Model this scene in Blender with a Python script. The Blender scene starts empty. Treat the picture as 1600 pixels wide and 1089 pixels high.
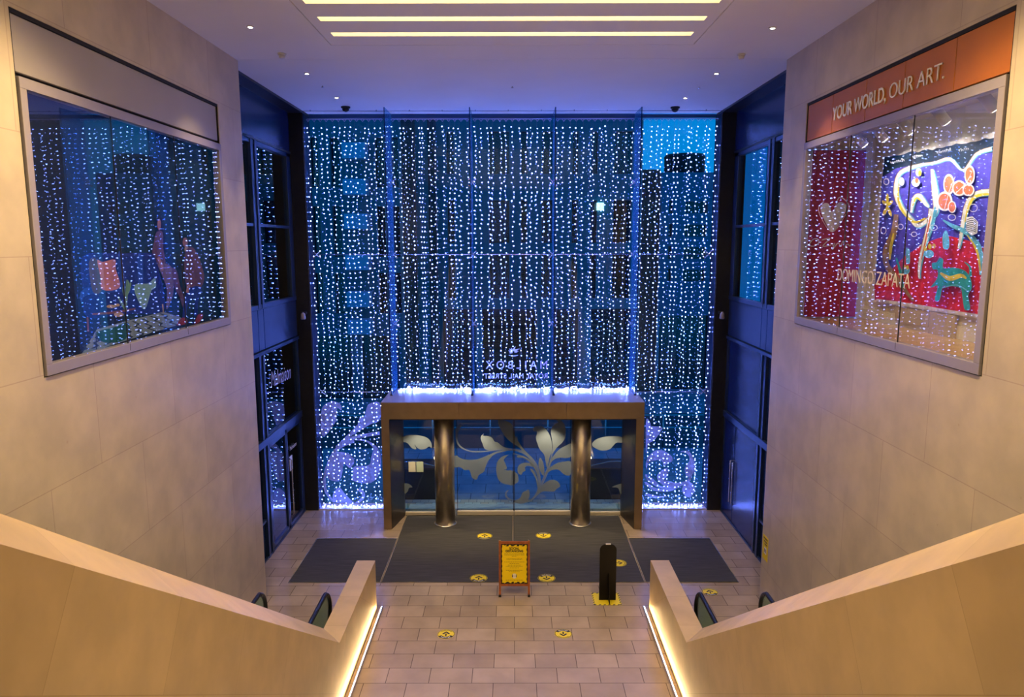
import bpy, math, random
from mathutils import Vector, Matrix
random.seed(7)
sc = bpy.context.scene
col = sc.collection
R = math.radians

# ---------------------------------------------------------------- camera
F_PX, PITCH, YAW, ROLL, CAM_Z = 1127.7, R(8.318), R(-0.049), R(-0.078), 7.0
_r = Vector((math.cos(YAW), -math.sin(YAW), 0)); _h = Vector((math.sin(YAW), math.cos(YAW), 0)); _z = Vector((0, 0, 1))
FW = _h*math.cos(PITCH) - _z*math.sin(PITCH); _u = _h*math.sin(PITCH) + _z*math.cos(PITCH)
RT = _r*math.cos(ROLL) + _u*math.sin(ROLL); UP = _u*math.cos(ROLL) - _r*math.sin(ROLL)
cd = bpy.data.cameras.new('camera'); cam = bpy.data.objects.new('camera', cd); col.objects.link(cam)
cd.sensor_fit = 'HORIZONTAL'; cd.sensor_width = 36.0; cd.lens = 36.0*F_PX/1600; cd.clip_start = 0.05; cd.clip_end = 400
cam.matrix_world = Matrix(((RT.x, UP.x, -FW.x, 0), (RT.y, UP.y, -FW.y, 0), (RT.z, UP.z, -FW.z, CAM_Z), (0, 0, 0, 1)))
sc.camera = cam

def P(u, v, ax, val):
    """survey helper: the point of the plane ax=val that a photo measurement falls on (floor level is z = 0)"""
    d = FW + RT*((u-800)/F_PX) - UP*((v-544.5)/F_PX)
    i = 'xyz'.index(ax); t = (val-(CAM_Z if i == 2 else 0))/d[i]
    p = d*t; p.z += CAM_Z
    return p

# ---------------------------------------------------------------- world, exposure
w = bpy.data.worlds.new('dusk_sky'); sc.world = w; w.use_nodes = True
nt = w.node_tree; nt.nodes.clear()
o_ = nt.nodes.new('ShaderNodeOutputWorld'); b_ = nt.nodes.new('ShaderNodeBackground')
tc = nt.nodes.new('ShaderNodeTexCoord'); sp = nt.nodes.new('ShaderNodeSeparateXYZ'); cr = nt.nodes.new('ShaderNodeValToRGB')
cr.color_ramp.elements[0].position = 0.0; cr.color_ramp.elements[0].color = (0.0, 0.33, 0.78, 1)
cr.color_ramp.elements[1].position = 0.6; cr.color_ramp.elements[1].color = (0.0, 0.20, 0.80, 1)
nt.links.new(tc.outputs['Generated'], sp.inputs[0]); nt.links.new(sp.outputs['Z'], cr.inputs[0])
nt.links.new(cr.outputs[0], b_.inputs[0]); b_.inputs[1].default_value = 0.66
nt.links.new(b_.outputs[0], o_.inputs[0])
sc.view_settings.view_transform = 'Standard'; sc.view_settings.look = 'None'
sc.view_settings.gamma = 1; sc.view_settings.use_curve_mapping = False; sc.view_settings.exposure = 0.5
sc.cycles.use_denoising = True
sc.cycles.transparent_max_bounces = 24; sc.cycles.max_bounces = 8; sc.cycles.diffuse_bounces = 4
sc.cycles.sample_clamp_indirect = 40.0; sc.cycles.caustics_reflective = False; sc.cycles.caustics_refractive = False
BULB = (0.155, 0.24, 1.0); BULB_S = 84.0
SLOT = (1.0, 0.74, 0.33); SLOT_S = 2.7

# ---------------------------------------------------------------- materials
M = {}
def mat(name, base=(0.5, 0.5, 0.5), rough=0.5, metal=0.0, emis=None, es=0.0, noise=0.0, nscale=8.0, bump=0.0, spec=0.5):
    m = bpy.data.materials.new(name); m.use_nodes = True; t = m.node_tree; p = t.nodes['Principled BSDF']
    p.inputs['Base Color'].default_value = (*base, 1); p.inputs['Roughness'].default_value = rough
    p.inputs['Metallic'].default_value = metal; p.inputs['Specular IOR Level'].default_value = spec
    if emis: p.inputs['Emission Color'].default_value = (*emis, 1); p.inputs['Emission Strength'].default_value = es
    if noise or bump:
        c = t.nodes.new('ShaderNodeTexCoord'); n = t.nodes.new('ShaderNodeTexNoise'); n.inputs['Scale'].default_value = nscale; n.inputs['Detail'].default_value = 6
        t.links.new(c.outputs['Object'], n.inputs['Vector'])
        if noise:
            r = t.nodes.new('ShaderNodeValToRGB')
            r.color_ramp.elements[0].position = .3; r.color_ramp.elements[0].color = (*[x*(1-noise) for x in base], 1)
            r.color_ramp.elements[1].position = .7; r.color_ramp.elements[1].color = (*[min(1, x*(1+noise)) for x in base], 1)
            t.links.new(n.outputs['Fac'], r.inputs[0]); t.links.new(r.outputs[0], p.inputs['Base Color'])
        if bump:
            b = t.nodes.new('ShaderNodeBump'); b.inputs['Strength'].default_value = bump; b.inputs['Distance'].default_value = .01
            t.links.new(n.outputs['Fac'], b.inputs['Height']); t.links.new(b.outputs[0], p.inputs['Normal'])
    M[name] = m; return m

def slab_mat(name, axes, bw, rh, off, c1, c2, cm, mortar, rough, spots=(0.45, 0.33, 0.22), rot=0.0, bump=.15, mix=.5):
    """stone slabs laid in courses; axes are the two object axes the courses run along"""
    m = bpy.data.materials.new(name); m.use_nodes = True; t = m.node_tree; p = t.nodes['Principled BSDF']; L = t.links.new
    c = t.nodes.new('ShaderNodeTexCoord'); s = t.nodes.new('ShaderNodeSeparateXYZ'); k = t.nodes.new('ShaderNodeCombineXYZ')
    L(c.outputs['Object'], s.inputs[0]); L(s.outputs[axes[0]], k.inputs[0]); L(s.outputs[axes[1]], k.inputs[1])
    mp = t.nodes.new('ShaderNodeMapping'); mp.inputs['Location'].default_value = (off[0], off[1], 0); mp.inputs['Rotation'].default_value = (0, 0, rot)
    L(k.outputs[0], mp.inputs[0])
    b = t.nodes.new('ShaderNodeTexBrick'); b.offset = .5; b.inputs['Scale'].default_value = 1; b.inputs['Brick Width'].default_value = bw
    b.inputs['Row Height'].default_value = rh; b.inputs['Mortar Size'].default_value = mortar; b.inputs['Mortar Smooth'].default_value = 0.1
    b.inputs['Color1'].default_value = (*c1, 1); b.inputs['Color2'].default_value = (*c2, 1); b.inputs['Mortar'].default_value = (*cm, 1)
    L(mp.outputs[0], b.inputs[0])
    n = t.nodes.new('ShaderNodeTexNoise'); n.inputs['Scale'].default_value = 2.2; n.inputs['Detail'].default_value = 8; L(c.outputs['Object'], n.inputs[0])
    r = t.nodes.new('ShaderNodeValToRGB'); r.color_ramp.elements[0].position = .35; r.color_ramp.elements[0].color = (.86, .86, .86, 1); r.color_ramp.elements[1].position = .65; r.color_ramp.elements[1].color = (1.04, 1.03, 1.02, 1)
    L(n.outputs[0], r.inputs[0])
    x = t.nodes.new('ShaderNodeMix'); x.data_type = 'RGBA'; x.blend_type = 'MULTIPLY'; x.inputs[0].default_value = mix*2 if mix < .5 else 1
    L(b.outputs['Color'], x.inputs[6]); L(r.outputs[0], x.inputs[7])
    v = t.nodes.new('ShaderNodeTexVoronoi'); v.inputs['Scale'].default_value = 3.3; L(c.outputs['Object'], v.inputs[0])
    n2 = t.nodes.new('ShaderNodeTexNoise'); n2.inputs['Scale'].default_value = 1.1; L(c.outputs['Object'], n2.inputs[0])
    ad = t.nodes.new('ShaderNodeMath'); ad.operation = 'ADD'; L(v.outputs['Distance'], ad.inputs[0]); 
    mm = t.nodes.new('ShaderNodeMath'); mm.operation = 'MULTIPLY'; mm.inputs[1].default_value = .25; L(n2.outputs[0], mm.inputs[0]); L(mm.outputs[0], ad.inputs[1])
    r2 = t.nodes.new('ShaderNodeValToRGB'); r2.color_ramp.elements[0].position = .12; r2.color_ramp.elements[0].color = (.55, .55, .55, 1); r2.color_ramp.elements[1].position = .155; r2.color_ramp.elements[1].color = (0, 0, 0, 1)
    L(ad.outputs[0], r2.inputs[0])
    y = t.nodes.new('ShaderNodeMix'); y.data_type = 'RGBA'; L(r2.outputs[0], y.inputs[0]); L(x.outputs[2], y.inputs[6]); y.inputs[7].default_value = (*spots, 1)
    L(y.outputs[2], p.inputs['Base Color']); p.inputs['Roughness'].default_value = rough
    bp = t.nodes.new('ShaderNodeBump'); bp.inputs['Strength'].default_value = bump; bp.inputs['Distance'].default_value = .006; bp.invert = True
    L(b.outputs['Fac'], bp.inputs['Height']); L(bp.outputs[0], p.inputs['Normal'])
    M[name] = m; return m

def glass_mat(name, tint=(1, 1, 1), ior=1.5, rough=0.0, strength=1.0):
    m = bpy.data.materials.new(name); m.use_nodes = True; t = m.node_tree; t.nodes.clear(); L = t.links.new
    o = t.nodes.new('ShaderNodeOutputMaterial'); mx = t.nodes.new('ShaderNodeMixShader'); tr = t.nodes.new('ShaderNodeBsdfTransparent'); g = t.nodes.new('ShaderNodeBsdfGlossy')
    f = t.nodes.new('ShaderNodeFresnel'); f.inputs[0].default_value = ior
    ge = t.nodes.new('ShaderNodeNewGeometry'); io = t.nodes.new('ShaderNodeMix'); io.data_type = 'FLOAT'; io.inputs[2].default_value = ior; io.inputs[3].default_value = 1/ior
    L(ge.outputs['Backfacing'], io.inputs[0]); L(io.outputs[0], f.inputs[0])   # a pane's far face reflects like its near face
    tr.inputs[0].default_value = (*tint, 1); g.inputs['Roughness'].default_value = rough; g.inputs[0].default_value = (strength, strength, strength, 1)
    L(f.outputs[0], mx.inputs[0]); L(tr.outputs[0], mx.inputs[1]); L(g.outputs[0], mx.inputs[2]); L(mx.outputs[0], o.inputs[0])
    M[name] = m; return m

def frost_mat(name, colr, alpha):
    m = mat(name, colr, .8); m.node_tree.nodes['Principled BSDF'].inputs['Alpha'].default_value = alpha; return m

lime = ((0.64, 0.56, 0.42), (0.59, 0.51, 0.375))
slab_mat('limestone_wall', ('Y', 'Z'), 1.9, 1.22, (.3, .45), lime[0], lime[1], (.50, .40, .30), .006, .42)
slab_mat('limestone_parapet', ('Y', 'Z'), 1.55, 1.5, (.2, .2), (.58, .45, .25), (.53, .405, .22), (.45, .34, .18), .004, .45, rot=R(33.8))
slab_mat('limestone_cross', ('X', 'Z'), 1.9, 1.22, (.3, .45), lime[0], lime[1], (.50, .40, .30), .006, .42)
slab_mat('floor_tile', ('X', 'Y'), .694, .41667, (-.375, 40*.41667-13.2), (.44, .36, .27), (.35, .28, .20), (.13, .10, .08), .006, .22, spots=(.45, .32, .22))
slab_mat('colour_paving', ('X', 'Y'), .22, .5, (0, .1), (.75, .78, .70), (.80, .50, .30), (.2, .2, .2), .006, .4)
slab_mat('street_paving', ('X', 'Y'), .8, .8, (0, 0), (.50, .52, .54), (.40, .43, .46), (.22, .22, .24), .012, .25)
slab_mat('asphalt', ('X', 'Y'), 6, 3, (0, 0), (.10, .105, .11), (.085, .09, .095), (.08, .08, .085), .01, .45)
mat('ceiling_paint', (.88, .87, .84), .7, noise=.02, nscale=.8)
mat('white_plaster', (.78, .76, .70), .7, noise=.03)
mat('shadow_gap', (.012, .012, .014), .8)
mat('black_metal', (.012, .012, .016), .38, .0, noise=.2)
mat('blue_grey_metal', (.045, .085, .17), .30, .75, noise=.06, nscale=3)
mat('dark_blue_panel', (.010, .030, .10), .25, .35, noise=.08, nscale=2)
mat('bronze_metal', (.33, .235, .14), .42, .55, noise=.08, nscale=5)
mat('roof_metal', (.42, .38, .38), .30, .35, noise=.04, nscale=3)
mat('dark_bronze', (.075, .066, .062), .34, .7, noise=.1, nscale=4)
mat('brushed_steel', (.50, .44, .36), .30, .9, noise=.12, nscale=9)
mat('bright_steel', (.65, .63, .58), .25, .9, noise=.05)
mat('rail_steel', (.80, .74, .62), .38, .45)
mat('sill_stone', (.55, .52, .55), .3, noise=.06)
mat('grey_frame', (.36, .33, .36), .45, .2, noise=.03, nscale=3)
mat('fascia_grey', (.40, .37, .36), .5, .1, noise=.03, nscale=2)
mat('copper_orange', (.56, .18, .012), .38, .25, noise=.07, nscale=1.5)
mat('white_letter', (.95, .93, .88), .35)
mat('mat_carpet', (.048, .050, .056), .92, noise=.45, nscale=3.0, bump=.2)
_t = M['mat_carpet'].node_tree; _n = [n for n in _t.nodes if n.type == 'TEX_NOISE'][0]; _mp = _t.nodes.new('ShaderNodeMapping'); _mp.inputs['Scale'].default_value = (.6, 22, 1)
_t.links.new([n for n in _t.nodes if n.type == 'TEX_COORD'][0].outputs['Object'], _mp.inputs[0]); _t.links.new(_mp.outputs[0], _n.inputs['Vector'])
mat('mat_trim', (.55, .55, .55), .3, .9)
mat('concrete', (.62, .61, .58), .6, noise=.1)
mat('granite', (.03, .03, .035), .5, noise=.9, nscale=60)
mat('teal_facade', (.003, .15, .17), .7, noise=.06, nscale=.6)
mat('pale_facade', (.012, .19, .26), .7, noise=.06, nscale=.6)
mat('brown_facade', (.035, .022, .022), .7, noise=.1)
mat('dark_facade', (.02, .02, .027), .7, noise=.1)
mat('window_dark', (.008, .010, .016), .12, spec=.8)
mat('balcony_blue', (.03, .45, .55), .5)
mat('wood_frame', (.33, .10, .03), .4, noise=.25, nscale=14)
mat('sign_yellow', (.85, .66, .0), .5, noise=.02)
mat('sticker_yellow', (.80, .66, .02), .5)
mat('ink_black', (.012, .012, .012), .6)
mat('sticker_white', (.8, .8, .8), .5)
mat('rubber_black', (.012, .013, .015), .32)
mat('paper_white', (.75, .78, .75), .6)
mat('paper_green', (.55, .72, .66), .6)
mat('plastic_white', (.75, .75, .75), .4)
mat('red_banner', (.44, .02, .055), .6, noise=.04, nscale=2)
mat('cream_ink', (.72, .66, .56), .6)
mat('wood_floor', (.50, .33, .16), .3, noise=.15, nscale=5)
mat('display_white', (.70, .66, .58), .6, noise=.02)
mat('ply_panel', (.50, .40, .28), .5, noise=.06)
mat('cable_white', (.45, .50, .80), .5)
mat('wire_clear', (.10, .13, .22), .4)
mat('etched_white', (.60, .66, .95), .7)
mat('lamp_white', (.8, .78, .72), .4)
mat('black_board', (.004, .003, .003), .6, spec=.2)
mat('step_metal', (.22, .24, .26), .35, .8, noise=.1, nscale=30)
mat('bulb_light', (.6, .6, .8), .3, emis=BULB, es=BULB_S)
mat('slot_light', (.9, .85, .7), .6, emis=SLOT, es=SLOT_S)
mat('led_white', (.9, .9, .9), .4, emis=(.85, .9, 1.0), es=3)
mat('downlight_glow', (.9, .9, .9), .4, emis=(1, .85, .65), es=25)
mat('reflection_glow', (.8, .9, .8), .4, emis=(.75, .95, .9), es=1.6)  # emission imitates a bright reflection, not a real source
glass_mat('facade_glass', (.70, .93, .99), strength=.5)
glass_mat('door_glass', (.80, .92, .98))
glass_mat('fin_glass', (.62, .86, .97), 1.6)
glass_mat('display_glass', (.97, .98, .99))
glass_mat('dark_shop_glass', (.45, .62, .80), 1.75)
glass_mat('escalator_glass', (.55, .78, .66), 1.5)
frost_mat('frosted_film', (.22, .30, .42), .68)
frost_mat('fin_tint', (.04, .42, .80), .10)
frost_mat('frosted_film_blue', (.30, .34, .46), .8)

# ---------------------------------------------------------------- mesh building
class MB:
    def __init__(s): s.v, s.f, s.m, s.k, s.sm = [], [], [], 0, []
    def quad(s, *p):
        n = len(s.v); s.v += [tuple(q) for q in p]; s.f.append(tuple(range(n, n+len(p)))); s.m.append(s.k); s.sm.append(False); return s
    def box(s, a, b, k=None):
        if k is not None: s.k = k
        x0, x1 = sorted((a[0], b[0])); y0, y1 = sorted((a[1], b[1])); z0, z1 = sorted((a[2], b[2]))
        return s.hexa([(x0, y0, z0), (x1, y0, z0), (x1, y1, z0), (x0, y1, z0)], [(x0, y0, z1), (x1, y0, z1), (x1, y1, z1), (x0, y1, z1)])
    def hexa(s, lo, hi):
        n = len(s.v); m = len(lo); s.v += [tuple(p) for p in lo]+[tuple(p) for p in hi]
        s.f += [tuple(range(n+m-1, n-1, -1)), tuple(range(n+m, n+2*m))]
        s.f += [(n+i, n+(i+1) % m, n+m+(i+1) % m, n+m+i) for i in range(m)]
        s.m += [s.k]*(m+2); s.sm += [False]*(m+2); return s
    def tube(s, pts, r, seg=6, cap=True, closed=False):
        pts = [Vector(p) for p in pts]; n0 = len(s.v); L = len(pts); prev = None
        for i, p in enumerate(pts):
            a = pts[i-1] if (i or closed) else p; b = pts[(i+1) % L] if (i < L-1 or closed) else p
            d = (b-a).normalized()
            if prev is None: up = Vector((0, 0, 1)) if abs(d.z) < .9 else Vector((1, 0, 0)); n = d.cross(up).normalized()
            else: n = (prev - d*prev.dot(d)).normalized()
            prev = n; bb = d.cross(n); rr = r[i] if isinstance(r, (list, tuple)) else r
            for j in range(seg):
                t = 2*math.pi*j/seg; s.v.append(tuple(p+(n*math.cos(t)+bb*math.sin(t))*rr))
        for i in range(L if closed else L-1):
            for j in range(seg):
                a = n0+i*seg; b = n0+((i+1) % L)*seg
                s.f.append((a+j, a+(j+1) % seg, b+(j+1) % seg, b+j)); s.m.append(s.k); s.sm.append(True)
        if cap and not closed:
            s.f.append(tuple(n0+j for j in reversed(range(seg)))); s.f.append(tuple(n0+(L-1)*seg+j for j in range(seg))); s.m += [s.k]*2; s.sm += [False]*2
        return s
    def lathe(s, c, prof, seg=24, axis='z'):
        n0 = len(s.v)
        for r, h in prof:
            for j in range(seg):
                t = 2*math.pi*j/seg; a, b = r*math.cos(t), r*math.sin(t)
                s.v.append({'z': (c[0]+a, c[1]+b, c[2]+h), 'y': (c[0]+a, c[1]+h, c[2]+b), 'x': (c[0]+h, c[1]+a, c[2]+b)}[axis])
        for i in range(len(prof)-1):
            for j in range(seg):
                s.f.append((n0+i*seg+j, n0+i*seg+(j+1) % seg, n0+(i+1)*seg+(j+1) % seg, n0+(i+1)*seg+j)); s.m.append(s.k); s.sm.append(True)
        s.f.append(tuple(n0+j for j in reversed(range(seg)))); s.f.append(tuple(n0+(len(prof)-1)*seg+j for j in range(seg))); s.m += [s.k]*2; s.sm += [False]*2
        return s
    def slab2d(s, pts, fn, d0, d1):
        """closed 2D outline given depth between d0 and d1; fn(a, b, d) -> 3D"""
        return s.hexa([fn(a, b, d0) for a, b in pts], [fn(a, b, d1) for a, b in pts])
    def octa(s, c, r):
        n = len(s.v); x, y, z = c
        s.v += [(x+r, y, z), (x-r, y, z), (x, y+r, z), (x, y-r, z), (x, y, z+r*1.15), (x, y, z-r*1.15)]
        for t in ((0, 2, 4), (2, 1, 4), (1, 3, 4), (3, 0, 4), (2, 0, 5), (1, 2, 5), (3, 1, 5), (0, 3, 5)):
            s.f.append(tuple(n+q for q in t)); s.m.append(s.k); s.sm.append(False)
    def build(s, name, mats, parent=None, bevel=0, loc=None):
        me = bpy.data.meshes.new(name); me.from_pydata(s.v, [], s.f)
        for q in (mats if isinstance(mats, (list, tuple)) else [mats]): me.materials.append(M[q])
        me.polygons.foreach_set('material_index', s.m); me.polygons.foreach_set('use_smooth', s.sm); me.update()
        o = bpy.data.objects.new(name, me); col.objects.link(o)
        if parent is not None: o.parent = parent
        if loc: o.location = loc
        if bevel:
            b = o.modifiers.new('edge', 'BEVEL'); b.width = bevel; b.segments = 2; b.limit_method = 'ANGLE'; b.angle_limit = R(40)
        return o

def tag(o, label=None, cat=None, group=None, kind=None):
    if label: o['label'] = label
    if cat: o['category'] = cat
    if group: o['group'] = group
    if kind: o['kind'] = kind
    return o
def struct(o): o['kind'] = 'structure'; return o
def empty(name, loc=(0, 0, 0)):
    e = bpy.data.objects.new(name, None); col.objects.link(e); e.location = loc; e.empty_display_size = .2; return e
def off(o, e):
    """parent o, built in world coordinates, under the empty e"""
    o.parent = e; o.location = Vector(o.location)-e.location; return o

def smooth(pts, closed=True, n=5):
    out = []; L = len(pts)
    for i in range(L if closed else L-1):
        g = lambda k: pts[k % L] if closed else pts[max(0, min(L-1, k))]
        p0, p1, p2, p3 = g(i-1), g(i), g(i+1), g(i+2)
        for j in range(n):
            t = j/n
            out.append(tuple(.5*((2*b)+(-a+c)*t+(2*a-5*b+4*c-d)*t*t+(-a+3*b-3*c+d)*t**3) for a, b, c, d in zip(p0, p1, p2, p3)))
    if not closed: out.append(tuple(pts[-1]))
    return out
def ribbon(pts, ws, n=6):
    """outline pieces (quads) of a stroke whose width varies"""
    if not isinstance(ws, (list, tuple)): ws = [ws]*len(pts)
    q = smooth([(p[0], p[1], w_) for p, w_ in zip(pts, ws)], False, n); L_, R_ = [], []
    for i, (x, y, w_) in enumerate(q):
        a = q[max(0, i-1)]; b = q[min(len(q)-1, i+1)]; dx, dy = b[0]-a[0], b[1]-a[1]; l = math.hypot(dx, dy) or 1
        L_.append((x-dy/l*w_/2, y+dx/l*w_/2)); R_.append((x+dy/l*w_/2, y-dx/l*w_/2))
    return [(L_[i], L_[i+1], R_[i+1], R_[i]) for i in range(len(q)-1)]
def text_mesh(name, s, mats, size, matrix, extrude=.004, offset=0, shear=0, align='LEFT', parent=None, sx=1.0, spacing=1.0):
    cu = bpy.data.curves.new(name, 'FONT'); cu.body = s; cu.size = size; cu.extrude = extrude; cu.offset = offset; cu.shear = shear; cu.align_x = align; cu.space_character = spacing
    ob = bpy.data.objects.new(name, cu); col.objects.link(ob); dg = bpy.context.evaluated_depsgraph_get(); dg.update()
    me = bpy.data.meshes.new_from_object(ob.evaluated_get(dg)); bpy.data.objects.remove(ob); bpy.data.curves.remove(cu)
    me.transform(matrix @ Matrix.Diagonal((sx, 1, 1, 1))); me.materials.clear(); me.materials.append(M[mats])
    o = bpy.data.objects.new(name, me); col.objects.link(o)
    if parent is not None: o.parent = parent
    return o
def frame_matrix(origin, right, up):
    r, u = Vector(right).normalized(), Vector(up).normalized(); n = r.cross(u)
    return Matrix(((r.x, u.x, n.x, origin[0]), (r.y, u.y, n.y, origin[1]), (r.z, u.z, n.z, origin[2]), (0, 0, 0, 1)))
def cpx(x0, y0, s): return lambda x, y: (x0+x/s, y0+y/s)

CEIL = 10.2; XW = 4.86; XO = 5.5; YC = 13.38; YG = 18.76; YP0 = 17.0; ZP = 3.2

# ================================================================= STRUCTURE
m = MB(); m.box((-5.7, 8.0, -.25), (5.7, 18.4, 0)); struct(m.build('floor', 'floor_tile'))
m = MB(); m.box((-5.14, 18.31, -.1), (-3.19, 18.74, .03)); m.box((3.19, 18.31, -.1), (5.14, 18.74, .03)); struct(m.build('trim_sill', 'sill_stone', bevel=.006))
m = MB(); m.box((-7.5, -8, 5.15), (7.5, 2.25, 5.35)); struct(m.build('floor_upper', 'floor_tile'))
# stairs between the parapets
m = MB()
for i in range(32):
    y1 = 10.0-i*.248; m.box((-2.5, y1-.30, .167*i-.02), (2.5, y1, .167*(i+1)))
struct(m.build('floor_stairs', 'floor_tile'))

# parapets: level end piece, then the raking part beside the stairs
for sgn, nm in ((-1, 'wall_parapet_left'), (1, 'wall_parapet_right')):
    xi, xo = 2.63*sgn, 2.98*sgn; ys = 13.06
    prof_i = [(ys, 1.0), (10.19, 1.0), (2.6, 6.09), (-8.0, 6.09)]; prof_o = [(ys, 1.0), (10.60, 1.0), (3.06, 6.09), (-8.0, 6.09)]
    m = MB()
    vi = [(xi, y, z) for y, z in prof_i]; vo = [(xo, y, z) for y, z in prof_o]
    bi = [(xi, ys, 0), (xi, 10.19, 0), (xi, 2.6, 0), (xi, -8, 0)]; bo = [(xo, ys, 0), (xo, 10.6, 0), (xo, 3.06, 0), (xo, -8, 0)]
    for k in range(3):
        m.quad(vi[k], vi[k+1], bi[k+1], bi[k]); m.quad(vo[k], vo[k+1], bo[k+1], bo[k]); m.quad(vi[k], vi[k+1], vo[k+1], vo[k])
    m.quad(vi[0], vo[0], bo[0], bi[0]); m.quad(vi[3], vo[3], bo[3], bi[3])
    struct(m.build(nm, 'limestone_parapet'))

# side walls with the openings of the two display cases
DY0, DY1, DZ0, DZ1 = 7.36, 12.36, 5.62, 9.27
for sgn, nm in ((-1, 'wall_left'), (1, 'wall_right')):
    a, b, c_ = XW*sgn, 5.0*sgn, 5.72*sgn; m = MB()
    m.box((a, -8, 0), (b, DY0, CEIL)); m.box((a, DY1, 0), (b, 12.75, CEIL));  m.box((a, DY0, 0), (b, DY1, DZ0)); m.box((a, DY0, DZ1), (b, DY1, CEIL))
    struct(m.build(nm, 'limestone_wall'))
    m = MB(); m.box((a, 12.75, 0), (c_, YC, CEIL)); struct(m.build(nm+'_end', 'limestone_wall'))
m = MB(); m.box((-7.5, -8.3, 0), (7.5, -8, CEIL)); struct(m.build('wall_back', 'limestone_cross'))

# ceiling with the slotted light coffer
CX, CY = 2.95, 12.37
slots = [11.76-.775*i for i in range(25)]
m = MB()
m.box((-5.7, 13.285, CEIL), (5.7, 18.72, CEIL+.25)); m.box((-5.7, CY+.02, CEIL), (5.7, 13.277, CEIL+.25))
m.box((-5.7, -8, CEIL), (-CX-.02, CY+.02, CEIL+.25)); m.box((CX+.02, -8, CEIL), (5.7, CY+.02, CEIL+.25))
m.box((-5.7, -8, CEIL+.45), (5.7, 18.72, CEIL+.6))
struct(m.build('ceiling', 'ceiling_paint'))
m = MB(); m.box((-CX-.1, CY-.05, CEIL+.10), (CX+.1, CY+.1, CEIL+.12)); 
for s_ in (-1, 1): m.box((s_*(CX-.05), -8, CEIL+.10), (s_*(CX+.1), CY, CEIL+.12))
m.box((-5.7, 13.27, CEIL+.05), (5.7, 13.29, CEIL+.1))
struct(m.build('trim_shadow_gap', 'shadow_gap'))
coffer = struct(empty('ceiling_light_coffer', (0, CY, CEIL)))
m = MB(); prev = CY
for ys in slots:
    m.box((-2.79, ys+.10, CEIL), (2.79, prev, CEIL+.06)); prev = ys-.10
m.box((-2.79, -8, CEIL), (2.79, prev, CEIL+.06))
for s_ in (-1, 1): m.box((s_*2.79, -8, CEIL), (s_*CX, CY, CEIL+.06))
off(m.build('coffer_panel', 'ceiling_paint'), coffer)
for ys in slots:
    m = MB(); m.box((-2.79, ys-.14, CEIL+.10), (2.79, ys+.14, CEIL+.12)); off(m.build('light_slot', 'slot_light'), coffer)

# dark soffit strips and corner columns
for s_, n in ((-1, 'trim_1'), (1, 'trim_2')):
    m = MB(); m.box((s_*5.12, YC, CEIL-.05), (s_*5.7, 18.76, CEIL+.01)); struct(m.build(n, 'black_metal'))
for s_, n in ((-1, 'column_left'), (1, 'column_right')):
    m = MB(); m.box((s_*5.14, 18.28, 0), (s_*5.75, 18.9, CEIL)); struct(m.build(n, ['black_metal']))
    m = MB(); m.box((s_*5.125, 18.33, .03), (s_*5.14, 18.74, CEIL-.06)); struct(m.build('trim_reveal', 'blue_grey_metal'))

# glass wall: five bays
bays = [(-5.12, -3.06, .03), (-3.04, -1.03, ZP), (-1.01, 1.02, ZP), (1.04, 3.07, ZP), (3.09, 5.12, .03)]
def spider(x, z, y, sgn=1):
    m = MB()
    for a in (45, 135, 225, 315):
        dx, dz = math.cos(R(a))*.11, math.sin(R(a))*.11
        m.tube([(x, y-.09, z), (x+dx*.6, y-.09, z+dz*.6), (x+dx, y-.03, z+dz)], [.014, .012, .009], 6); m.lathe((x+dx, y-.035, z+dz), [(.02, 0), (.02, .02)], 10, 'y')
    m.lathe((x, y-.12, z), [(.03, 0), (.035, .02), (.035, .05), (.02, .07)], 12, 'y')
    return m
wins = []
for i, (x0, x1, z0) in enumerate(bays):
    wn = struct(empty('window_%d' % (i+1), ((x0+x1)/2, YG, z0))); wins.append(wn)
    m = MB(); zs = [z for z in (z0, 6.71, CEIL-.03) if z >= z0]
    if z0 < 1: zs = [z0, 3.12, 6.71, CEIL-.03]
    for a, b in zip(zs, zs[1:]): m.box((x0, YG, a+.006), (x1, YG+.02, b-.006))
    off(m.build('glass_pane', 'facade_glass'), wn)
    m = MB(); m.box((x0, YG-.02, CEIL-.09), (x1, YG+.05, CEIL-.01)); off(m.build('head_channel', 'blue_grey_metal'), wn)
# fins, cables, spider fittings
fx = [-3.05, -1.02, 1.03, 3.08]
for x, place in zip(fx, ('left corner of the entrance portal', 'left part of the portal roof', 'right part of the portal roof', 'right corner of the entrance portal')):
    t = empty('glass_fin', (x, YG, ZP)); tag(t, 'tall blue glass fin standing upright above the '+place, 'glass fin', 'glass fins bracing the glass wall')
    m = MB(); m.box((x-.012, 17.80, ZP+.005), (x+.012, YG-.01, CEIL-.002)); off(m.build('fin_pane', 'fin_glass'), t)
    m = MB(); m.box((x-.016, 17.82, ZP+.03), (x-.0125, YG-.02, CEIL-.005)); m.box((x+.0125, 17.82, ZP+.03), (x+.016, YG-.02, CEIL-.005)); off(m.build('tinted_film', 'fin_tint'), t)
    m = MB(); m.box((x-.010, 17.785, ZP+.03), (x+.010, 17.80, CEIL-.005)); off(m.build('front_edge', 'dark_blue_panel'), t)
    m = MB(); m.box((x-.03, 17.79, ZP+.001), (x+.03, 18.3, ZP+.03)); off(m.build('base_shoe', 'black_metal'), t)
    for z in (8.52, 6.71, 4.93):
        off(spider(x, z, YG).build('spider_fitting', 'bright_steel'), t)
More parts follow.
